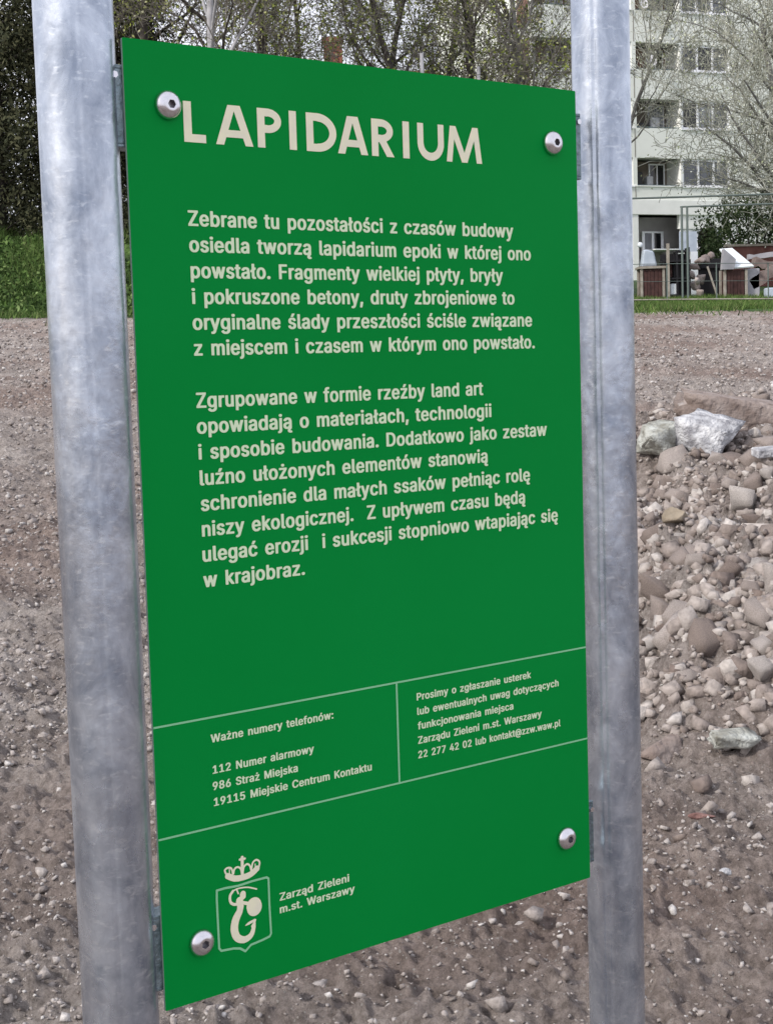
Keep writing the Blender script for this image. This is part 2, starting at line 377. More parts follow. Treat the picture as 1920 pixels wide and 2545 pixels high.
while cnt < 290 and tries < 30000:
    tries += 1
    y_ = rs.uniform(4.7, 11.8); x_ = rs.uniform(.20 * y_ - .3, .27 * y_ + .3)
    m_ = float(mound(x_, y_))
    if rs.rand() > min(1, (m_ * 5 + .01) * (.8 + float(vn(x_ * 1.7, y_ * 1.7, 33)))): continue
    sp_ = math.exp(-(((x_ - (1.62 + .35*(y_-7.0))) / .28)**2 + ((y_ - 7.1) / .5)**2))
    if rs.rand() < sp_ * .9: continue
    r_ = float(np.clip(rs.lognormal(math.log(.058), .40), .03, .115))
    if any((x_ - a)**2 + (y_ - b_)**2 < (.56 * (r_ + c_))**2 for a, b_, c_ in placed): continue
    placed.append((x_, y_, r_)); cnt += 1
    o = link('rubble_stone', protos[rs.randint(16)], None, (x_, y_, on(x_, y_) + r_ * .12))
    o.scale = (r_, r_, r_); o.rotation_euler = (rs.normal(0, .5), rs.normal(0, .5), rs.uniform(0, 6.28))
    tag(o, 'grey brown broken concrete stone among many alike in the rubble heap', 'stone', 'stones of the rubble heap')
def big(name, label, x_, y_, z_, size, mt, seed, rot=(0, 0, 0), cuts=12, jit=.03, cat='stone', depth=(.45, .82)):
    rq = np.random.RandomState(seed)
    V, F = shard(rq, 8 + cuts // 5, (1.1, 1.1, 1.15), 5) if cuts > 9 else rock(rq, I3, cuts, jit * .5, (1.2, 1.2, 1.2), (depth[0] - .12, depth[1] - .04))
    S_ = np.array(size); Q = V * S_
    nn = sum(a_ * vn(Q[:, 0]*f_ + seed + Q[:, 2]*f_*.7, Q[:, 1]*f_ + Q[:, 2]*f_, seed) for a_, f_ in ((.05, 14), (.030, 34), (.018, 80)))
    V = Q * (1 + nn[:, None] * (2.0 if jit > .04 else 1.2))
    o = link(name, np_mesh(name, V, F, [M[mt]], False), None, (x_, y_, z_)); o.rotation_euler = rot
    return tag(o, label, cat)
BIG = True
# placement of the singled-out pieces follows in world metres
big('concrete_slab', 'long earth crusted slab lying across the top of the rubble heap', 2.27, 9.45, on(2.27, 9.45) + .20, (.60, .34, .115), 'slab', 3, (.10, .15, -.12), 14, .05, 'slab', (.55, .85))
big('white_stone', 'bright whitish concrete chunk under the long slab', 1.80, 8.75, on(1.80, 8.75) + .12, (.155, .13, .10), 'white_stone', 4, (.25, .42, -.5), 16)
big('pale_stone', 'grey green lime stone left of the bright whitish chunk', 1.57, 8.80, on(1.57, 8.80) + .09, (.14, .12, .10), 'grey_stone', 5, (.2, -.35, .5), 16)
big('round_stone', 'rounded tan boulder beside the rectangular pale block', 1.50, 6.95, on(1.50, 6.95) + .06, (.074, .07, .062), 'rubble', 6, (0, 0, .3), 7, .02, 'stone', (.75, .92))
b = MB(); b.box((-.078, -.05, -.034), (.078, .05, .034))
o = b.build('concrete_block', M['pale_block'], None, bevel=.007, loc=(1.65, 6.85, on(1.65, 6.85) + .06)); o.rotation_euler = (.15, .05, -.10)
tag(o, 'rectangular pale concrete block right of the rounded tan boulder', 'block')
b = MB(); b.box((-.12, -.05, -.022), (.12, .05, .022))
o = b.build('pale_slab', M['white_stone'], None, bevel=.006, loc=(1.96, 7.75, on(1.96, 7.75) + .09)); o.rotation_euler = (.1, -.05, .1)
tag(o, 'thin light grey slab piece at the right edge of the photo', 'slab')
big('left_boulder', 'pale lumpy boulder tight against the right post, high on the heap', 1.16, 7.0, on(1.16, 7.0) + .06, (.07, .07, .062), 'rubble', 8, (0, .2, .3), 9)
big('ochre_lump', 'ochre clay lump half way down the rubble heap', 1.26, 6.75, on(1.26, 6.75) + .05, (.05, .045, .045), 'ochre', 9, (0, 0, 0), 9)
big('curved_crust', 'curved pink grey crust piece low on the heap beside the right post', .87, 4.85, on(.87, 4.85) + .03, (.10, .06, .05), 'slab', 12, (.2, -.4, .3), 8, .05)
big('flat_stone', 'flat grey stone with a dark gap below it, low on the heap', 1.07, 4.78, on(1.07, 4.78) + .04, (.080, .05, .026), 'grey_stone', 13, (.1, .1, .2), 12)
big('brick_shard', 'small dark red brick shard at the foot of the rubble heap', .86, 4.28, on(.86, 4.28) + .012, (.036, .018, .010), 'brick_piece', 15, (0, 0, .1), 8)
big('white_pebble', 'single bright white pebble on the fine soil below the heap', .85, 3.93, on(.85, 3.93) + .01, (.014, .012, .010), 'white_stone', 16, (0, 0, .1), 8)


# outlines of the sign lettering (1/500 em; outer ring first, then holes) and of the title and emblem (0.1 mm on the panel)
GLYPHS = {",":[108,[[[11,-65,5,-61,4,-53,18,36,28,40,72,40,80,38,82,26,57,-61,49,-65]]]],".":[108,[[[32,-7,18,0,10,12,10,28,14,36,26,46,41,50,59,49,77,41,83,34,86,22,80,4,62,-7]]]],"0":[241,[[[95,-9,72,-3,51,8,37,22,25,39,14,70,10,93,8,126,10,159,16,189,24,211,38,232,49,244,66,255,84,261,134,263,161,255,176,246,198,220,207,201,215,170,217,97,207,53,197,34,180,12,166,2,143,-7],[112,32,130,39,140,51,149,72,156,105,156,153,147,188,134,211,114,223,99,217,83,197,73,166,69,128,73,88,80,66,93,42]]]],"1":[241,[[[30,-5,23,1,23,24,26,30,34,33,86,33,90,36,90,189,88,197,54,174,34,174,27,180,28,214,89,259,149,258,154,251,154,36,159,33,201,33,209,30,211,24,211,-1,201,-6]]]],"2":[241,[[[24,-5,18,1,18,26,123,139,139,162,144,180,144,195,136,211,126,219,111,223,97,219,89,211,81,197,78,180,74,177,24,176,18,180,18,193,22,211,29,226,42,241,57,251,91,263,134,263,168,251,186,238,201,214,206,195,203,164,196,145,175,116,101,38,107,35,203,34,209,28,209,-1,199,-6]]]],"4":[241,[[[132,-5,125,1,123,45,11,47,4,53,4,80,108,255,116,259,161,259,168,255,168,247,75,89,80,87,123,88,126,161,136,165,180,165,186,157,187,89,189,87,212,86,219,84,221,78,221,53,214,47,188,44,186,3,184,-3,176,-6]]]],"5":[241,[[[91,-9,72,-5,55,2,32,21,20,39,16,53,16,66,26,71,70,70,76,66,80,53,89,41,103,33,116,33,132,41,140,51,148,72,148,89,144,105,136,116,116,130,99,130,70,117,30,119,20,126,19,143,34,255,43,260,191,259,197,255,198,247,198,228,191,222,92,220,89,211,85,174,88,171,128,173,151,169,174,157,191,140,204,118,209,101,211,78,205,47,188,19,172,6,157,-1,128,-9]]]],"6":[241,[[[95,-9,76,-5,53,6,41,16,28,34,18,62,20,109,43,157,110,255,120,260,168,259,174,255,172,247,118,166,120,164,159,157,180,146,192,134,201,120,209,93,207,53,193,25,170,4,141,-7],[110,32,122,33,134,41,143,55,148,72,148,88,142,105,128,120,112,126,101,122,91,115,83,103,79,89,79,68,84,53,95,39]]]],"7":[241,[[[39,-5,34,-1,34,5,142,218,138,221,22,222,16,228,16,255,28,260,199,260,209,257,211,251,211,223,99,1,89,-6]]]],"8":[241,[[[93,-9,72,-5,49,4,25,24,14,43,12,82,16,97,25,112,48,134,26,161,19,184,19,197,29,226,53,249,68,257,91,263,134,263,153,259,176,247,194,230,203,212,206,197,203,168,195,152,177,134,197,117,209,99,215,80,215,55,205,29,196,18,181,7,145,-7],[108,32,118,31,138,39,149,53,152,62,151,80,143,96,134,104,114,111,90,103,79,91,73,72,76,57,83,43,93,36],[106,153,116,152,130,158,139,168,144,184,144,195,138,209,128,219,116,223,107,222,93,215,83,197,83,180,86,170,93,160]]]],"9":[241,[[[57,-5,51,-1,51,3,109,89,107,92,84,93,68,97,47,109,32,124,22,141,18,157,17,191,22,209,39,237,55,249,70,257,99,263,134,263,157,257,182,240,193,228,203,211,209,188,210,162,201,132,184,99,115,-1,105,-6],[108,130,122,131,135,139,144,153,148,170,147,186,140,205,130,216,114,223,103,220,91,211,82,197,79,184,79,164,86,147,97,135]]]],":":[108,[[[32,-7,18,0,10,12,10,28,14,36,26,46,41,50,59,49,77,41,83,34,86,22,80,4,62,-7]],[[36,129,22,136,11,147,10,164,14,174,20,180,34,186,62,186,72,182,82,173,86,162,86,155,82,143,66,131]]]],"@":[352,[[[145,-72,112,-67,76,-51,55,-37,28,-5,14,24,6,61,4,89,6,116,12,147,24,176,44,205,62,221,95,239,124,248,153,252,195,252,232,246,266,230,289,213,311,188,318,174,326,155,333,124,333,82,326,45,319,28,307,13,280,0,238,0,209,11,178,0,151,0,130,4,114,12,100,24,87,45,79,76,79,105,85,128,93,144,112,163,128,172,143,177,182,177,199,173,241,173,249,170,252,164,253,51,257,41,261,39,264,41,271,57,275,86,275,120,269,147,253,176,234,196,212,207,176,215,138,209,116,199,97,185,81,162,72,139,66,114,64,86,68,53,74,32,85,9,102,-11,116,-21,155,-34,186,-36,232,-25,255,-26,261,-30,267,-51,265,-57,257,-61,218,-71],[164,39,176,42,186,51,192,64,196,91,190,124,182,134,170,138,159,137,146,126,137,99,137,82,144,57,153,44]]]],"C":[269,[[[114,-9,86,-3,62,8,48,18,28,41,16,62,8,89,4,126,6,155,16,191,24,207,52,239,78,254,99,261,112,263,157,263,188,255,217,238,241,209,249,188,251,174,241,169,195,170,189,174,178,197,167,209,141,221,126,221,103,211,79,184,69,155,68,112,72,91,81,68,89,56,107,41,136,33,153,37,168,46,180,61,189,82,195,86,243,86,251,82,252,76,244,51,236,38,221,20,205,8,186,-1,164,-7]]]],"D":[265,[[[22,-5,15,3,16,255,26,260,141,259,168,253,196,239,218,219,229,203,240,178,246,147,246,111,242,86,236,66,222,41,193,14,170,3,149,-3,132,-6],[79,36,114,35,143,43,164,60,180,93,185,134,176,174,159,201,145,211,130,217,84,219,77,216]]]],"F":[219,[[[22,-5,15,3,16,255,28,260,188,260,197,257,200,251,200,226,193,220,78,217,79,145,182,144,188,138,188,112,186,108,178,106,79,105,76,-1,66,-6]]]],"K":[247,[[[22,-5,15,3,16,255,30,260,68,259,76,255,77,170,80,164,168,257,176,260,226,260,236,257,236,249,143,150,140,143,236,7,238,-1,228,-6,180,-6,172,-3,97,99,82,86,77,78,76,-1,66,-6]]]],"M":[328,[[[22,-5,16,-1,15,5,15,249,18,257,26,260,82,260,91,255,157,92,161,95,223,255,234,260,289,260,297,257,300,247,300,5,297,-3,289,-6,247,-6,237,-1,236,117,229,109,186,-1,176,-6,132,-4,126,3,84,109,78,117,76,-1,66,-6]]]],"N":[276,[[[22,-5,15,3,16,255,28,260,74,260,84,256,182,103,185,109,186,255,195,260,236,260,244,257,246,249,245,-1,236,-6,188,-6,179,-3,80,151,77,145,76,-1,66,-6]]]],"P":[236,[[[22,-5,15,3,16,255,26,260,143,260,180,247,203,228,217,199,219,159,213,136,205,122,184,103,159,91,134,87,79,86,76,-1,66,-6],[79,128,114,127,128,129,138,134,149,145,157,174,151,199,140,212,130,217,107,221,78,219]]]],"S":[237,[[[82,-9,59,-3,43,4,20,23,6,49,4,64,6,72,14,75,61,74,66,70,72,55,79,43,89,37,112,31,132,35,143,42,155,59,157,74,152,86,139,96,64,120,31,139,18,155,12,170,12,199,14,211,24,228,37,241,64,257,93,263,134,263,157,259,178,249,201,230,213,209,215,195,213,186,205,183,161,183,155,188,147,205,139,213,126,220,111,223,95,219,81,209,74,193,74,182,80,170,91,161,155,142,176,133,196,120,209,107,217,91,219,76,217,47,211,34,199,18,174,1,139,-9]]]],"W":[357,[[[68,-5,62,-1,56,18,-7,251,-5,257,3,260,47,260,57,255,93,114,97,108,138,255,147,260,195,260,203,257,245,107,249,112,286,253,297,260,339,260,347,257,349,249,282,3,278,-3,270,-6,222,-6,212,-1,172,142,166,130,130,-1,120,-6]]]],"Z":[233,[[[12,-5,6,1,8,30,136,216,132,219,11,220,4,226,5,255,16,260,201,260,211,257,213,251,212,228,82,38,88,35,209,34,215,28,214,-1,205,-6]]]],"a":[209,[[[57,-9,30,1,8,20,0,43,0,66,5,80,18,96,39,107,62,113,118,122,123,130,121,139,113,153,99,159,82,154,64,135,55,131,41,131,12,139,7,143,7,152,16,166,28,179,57,194,80,198,114,198,141,192,157,184,171,170,182,145,185,122,184,-1,174,-6,134,-6,124,-3,101,-10],[81,30,99,33,111,41,121,59,123,70,121,80,88,77,67,68,62,57,63,43,70,35]]]],"b":[226,[[[91,-9,72,-2,61,-6,20,-6,12,1,12,251,18,259,62,260,70,257,73,251,74,193,101,198,134,198,152,193,170,184,186,171,195,159,205,136,210,114,209,72,203,47,186,18,164,1,145,-7,134,-10],[104,32,118,32,134,45,144,62,148,82,148,109,140,136,126,152,112,158,97,154,85,143,74,116,71,99,73,76,79,57,89,40]]]],"c":[212,[[[80,-9,55,-1,39,9,23,24,12,40,2,78,2,109,6,132,23,164,39,180,57,190,86,198,136,196,159,186,172,177,186,162,195,143,195,138,186,131,162,126,145,125,137,130,122,151,109,157,91,155,76,139,66,116,64,86,68,64,82,40,99,31,111,31,122,37,137,59,145,63,166,63,189,57,195,53,196,45,184,24,168,8,155,0,126,-9]]]],"d":[226,[[[74,-9,59,-4,38,8,20,25,8,49,2,76,2,111,13,151,23,166,38,181,62,194,78,198,112,198,139,193,140,251,143,257,151,260,197,258,202,249,201,-1,191,-6,151,-6,139,-3,118,-9],[95,32,109,31,127,45,134,59,140,84,140,107,135,128,126,144,116,153,107,157,93,156,79,145,70,130,64,105,64,86,72,55,81,41]]]],"e":[216,[[[82,-9,64,-5,39,8,15,36,2,76,2,109,6,132,23,164,49,186,64,194,84,198,134,196,166,180,186,159,194,143,200,120,199,84,189,79,68,79,65,76,68,61,74,49,86,37,105,30,126,37,138,53,145,57,166,57,191,51,197,47,197,41,189,25,173,9,149,-4,128,-10],[67,116,132,115,137,118,134,132,124,148,112,156,99,158,78,146,68,128]]]],"f":[141,[[[32,-5,25,3,25,155,20,158,-3,158,-9,161,-11,166,-11,191,-3,196,24,198,28,238,39,253,53,263,82,271,111,271,130,267,136,259,129,234,120,229,95,229,91,226,87,214,87,201,89,197,120,196,126,193,129,168,128,162,122,158,91,158,87,155,86,-1,76,-6]]]],"g":[227,[[[76,-80,49,-72,29,-61,12,-39,12,-32,39,-16,57,-15,65,-18,86,-38,99,-42,114,-40,126,-35,134,-26,140,-9,140,1,138,3,112,-4,70,-2,41,10,23,26,10,47,2,78,2,112,12,149,23,166,38,181,68,196,116,198,139,192,151,196,196,195,201,191,202,186,202,-12,197,-34,182,-58,153,-74,126,-81],[96,38,112,38,126,48,134,61,140,86,140,109,132,136,122,149,105,158,89,154,78,144,70,130,64,103,66,76,71,61,80,47]]]],"h":[219,[[[18,-5,12,3,12,253,20,259,64,259,73,253,74,193,97,198,143,196,172,181,186,162,194,130,194,1,191,-3,184,-6,141,-6,134,-1,132,124,125,145,115,155,105,158,91,153,82,144,73,124,72,-1,62,-6]]]],"i":[97,[[[18,-5,12,3,12,189,20,196,64,196,71,193,73,188,73,1,64,-6]],[[28,216,16,221,6,234,6,249,12,259,28,267,55,267,66,263,75,255,79,238,70,223,55,216]]]],"j":[97,[[[-14,-76,-21,-70,-20,-43,-14,-39,3,-36,11,-16,12,189,20,196,66,195,72,191,73,186,73,-16,71,-36,61,-55,41,-71,22,-77]],[[28,216,16,221,6,234,6,249,12,259,28,267,55,267,66,263,75,255,79,238,70,223,55,216]]]],"k":[204,[[[18,-5,12,3,12,253,20,259,64,259,71,257,73,251,74,142,78,143,134,195,186,196,195,191,193,185,119,109,198,7,200,1,197,-3,189,-6,136,-4,76,67,73,62,72,-1,62,-6]]]],"l":[109,[[[55,-7,43,-5,26,4,18,12,12,28,12,251,14,257,20,259,64,259,73,253,73,39,78,33,91,32,99,28,106,5,103,-2,95,-6]]]],"m":[319,[[[18,-5,12,-1,12,5,12,186,14,194,22,196,59,196,72,193,89,198,128,198,145,193,161,183,195,198,239,198,262,190,282,172,290,157,294,136,294,5,291,-3,284,-6,243,-6,234,-1,232,132,225,151,209,158,199,155,191,147,183,128,182,-1,172,-6,132,-6,124,-3,121,5,121,136,113,151,99,158,84,150,73,130,72,-1,62,-6]]]],"n":[219,[[[18,-5,12,3,12,191,22,196,62,196,74,191,95,198,130,198,149,194,174,179,189,154,194,132,193,-1,186,-6,147,-6,139,-5,134,-1,132,124,125,145,115,155,105,158,91,153,82,144,73,124,72,-1,62,-6]]]],"o":[222,[[[80,-9,55,-1,39,9,23,24,12,40,2,78,2,109,6,132,23,164,39,180,57,190,86,198,136,196,170,179,184,164,195,147,206,109,206,78,201,57,186,25,161,3,143,-5,126,-9],[96,32,111,31,126,40,136,55,144,84,144,103,136,132,124,149,109,157,93,156,82,147,70,128,64,103,64,84,69,62,81,41]]]],"p":[226,[[[18,-76,12,-68,12,191,22,196,62,196,74,191,95,198,132,198,151,194,170,184,194,161,203,141,209,116,209,72,203,47,194,28,176,9,145,-7,134,-10,95,-10,74,-5,72,-72,62,-77],[104,32,118,32,134,45,144,62,148,82,148,109,140,136,126,152,112,158,97,154,85,143,74,116,71,99,73,76,79,57,89,40]]]],"r":[144,[[[18,-5,12,3,12,191,22,196,61,196,72,193,91,198,132,197,136,191,136,160,128,156,101,156,91,152,81,143,74,130,72,-1,62,-6]]]],"s":[196,[[[66,-9,47,-4,21,11,8,28,3,49,9,53,38,59,53,59,61,55,74,36,93,29,113,39,118,51,117,59,107,69,51,83,22,100,13,112,8,130,10,155,16,167,29,180,49,192,76,198,126,196,145,188,161,176,176,151,174,141,145,133,128,133,119,138,107,155,93,160,76,152,70,141,70,136,75,126,82,122,141,105,167,89,176,76,181,62,178,34,161,10,138,-3,112,-10]]]],"t":[128,[[[62,-7,35,5,26,14,20,25,17,38,17,155,12,158,-5,158,-11,164,-11,191,-5,195,16,198,18,234,26,240,74,239,79,234,80,198,109,196,117,189,117,166,115,161,109,158,84,158,79,155,79,45,84,34,115,30,121,1,116,-4,105,-7]]]],"u":[219,[[[66,-7,47,0,37,7,20,26,14,41,12,55,12,191,18,195,26,196,64,196,72,191,73,61,84,40,91,34,101,33,117,39,124,47,131,61,134,191,143,196,184,196,191,194,194,186,193,-1,184,-6,143,-6,132,-2,111,-8]]]],"w":[298,[[[61,-5,53,1,49,12,-1,178,-4,188,-1,193,11,196,49,196,57,193,81,111,86,105,110,189,116,195,162,196,173,191,195,112,199,106,226,192,236,196,278,196,286,193,288,188,228,-3,220,-6,180,-6,169,-1,146,80,141,86,114,-1,105,-6]]]],"y":[209,[[[28,-78,9,-70,15,-43,24,-37,47,-36,55,-26,65,-1,-3,178,-5,191,7,196,49,196,57,192,97,86,139,193,149,196,191,196,199,194,201,188,111,-45,91,-67,78,-74,59,-79]]]],"z":[204,[[[12,-5,6,1,7,26,104,153,99,156,14,156,8,162,9,191,20,196,168,196,178,193,181,184,178,159,86,38,91,35,178,34,184,28,184,-1,174,-6]]]],"ó":[222,[[[80,-9,55,-1,39,9,23,24,12,40,2,78,2,109,6,132,23,164,39,180,57,190,86,198,136,196,170,179,184,164,195,147,206,109,206,78,201,57,186,25,161,3,143,-5,126,-9],[96,32,111,31,126,40,136,55,144,84,144,103,136,132,124,149,109,157,93,156,82,147,70,128,64,103,64,84,69,62,81,41]],[[82,208,76,212,76,218,101,269,109,271,153,271,162,266,161,259,128,211,120,208]]]],"ą":[209,[[[134,-78,109,-69,96,-53,94,-30,102,-11,59,-9,38,-3,22,6,10,18,1,39,0,64,3,74,9,86,20,97,51,111,111,119,119,122,122,126,121,139,115,151,99,159,78,151,64,135,57,131,41,131,8,141,6,151,16,167,36,184,57,194,80,198,114,198,141,192,157,184,170,171,182,147,185,122,184,1,160,-22,156,-34,159,-38,184,-41,194,-64,189,-70,172,-77],[81,30,99,33,111,41,121,59,123,70,121,80,88,77,67,68,62,57,63,43,70,35]]]],"ć":[212,[[[80,-9,55,-1,39,9,23,24,12,40,2,78,2,109,6,132,23,164,39,180,57,190,86,198,136,196,159,186,172,177,186,162,195,143,195,138,186,131,162,126,145,125,137,130,122,151,109,157,91,155,76,139,66,116,64,86,68,64,82,40,99,31,111,31,122,37,137,59,145,63,166,63,189,57,195,53,196,45,184,24,168,8,155,0,126,-9]],[[82,208,76,212,76,218,101,269,109,271,153,271,162,266,161,259,128,211,120,208]]]],"ę":[216,[[[139,-80,112,-72,97,-57,94,-36,101,-11,64,-5,39,9,16,34,4,62,2,111,12,147,23,164,38,179,64,194,86,198,120,198,147,191,167,180,181,166,197,132,200,88,193,80,70,79,65,76,74,49,87,36,99,31,107,30,120,33,129,39,139,55,145,57,166,57,191,51,197,47,197,41,188,20,162,-18,156,-34,159,-39,178,-39,184,-41,192,-57,193,-68,172,-79],[67,116,132,115,137,118,134,132,124,148,112,156,99,158,78,146,68,128]]]],"ł":[117,[[[61,-7,36,1,24,12,17,30,17,105,14,108,-5,108,-11,114,-11,141,17,162,17,251,20,257,26,259,66,260,74,257,77,251,78,197,101,195,107,189,107,162,77,141,77,55,82,34,99,32,105,28,111,3,101,-6]]]],"ś":[196,[[[66,-9,47,-4,21,11,8,28,3,49,9,53,38,59,53,59,61,55,74,36,93,29,113,39,118,51,117,59,107,69,51,83,22,100,13,112,8,130,10,155,16,167,29,180,49,192,76,198,126,196,145,188,161,176,176,151,174,141,145,133,128,133,119,138,107,155,93,160,76,152,70,141,70,136,75,126,82,122,141,105,167,89,176,76,181,62,178,34,161,10,138,-3,112,-10]],[[70,208,64,212,64,216,91,269,99,271,143,271,153,266,152,261,118,210,111,208]]]],"ź":[204,[[[12,-5,6,1,7,26,104,153,99,156,14,156,8,162,9,191,20,196,168,196,178,193,181,184,178,159,86,38,91,35,178,34,184,28,184,-1,174,-6]],[[72,208,66,212,66,218,91,269,99,271,143,271,153,266,144,247,118,210,111,208]]]],"ż":[204,[[[12,-5,6,1,7,26,104,153,99,156,14,156,8,162,9,191,20,196,168,196,178,193,181,184,178,159,86,38,91,35,178,34,184,28,184,-1,174,-6]],[[80,216,64,224,59,232,58,249,62,258,82,267,109,267,121,261,131,243,124,225,107,216]]]]}
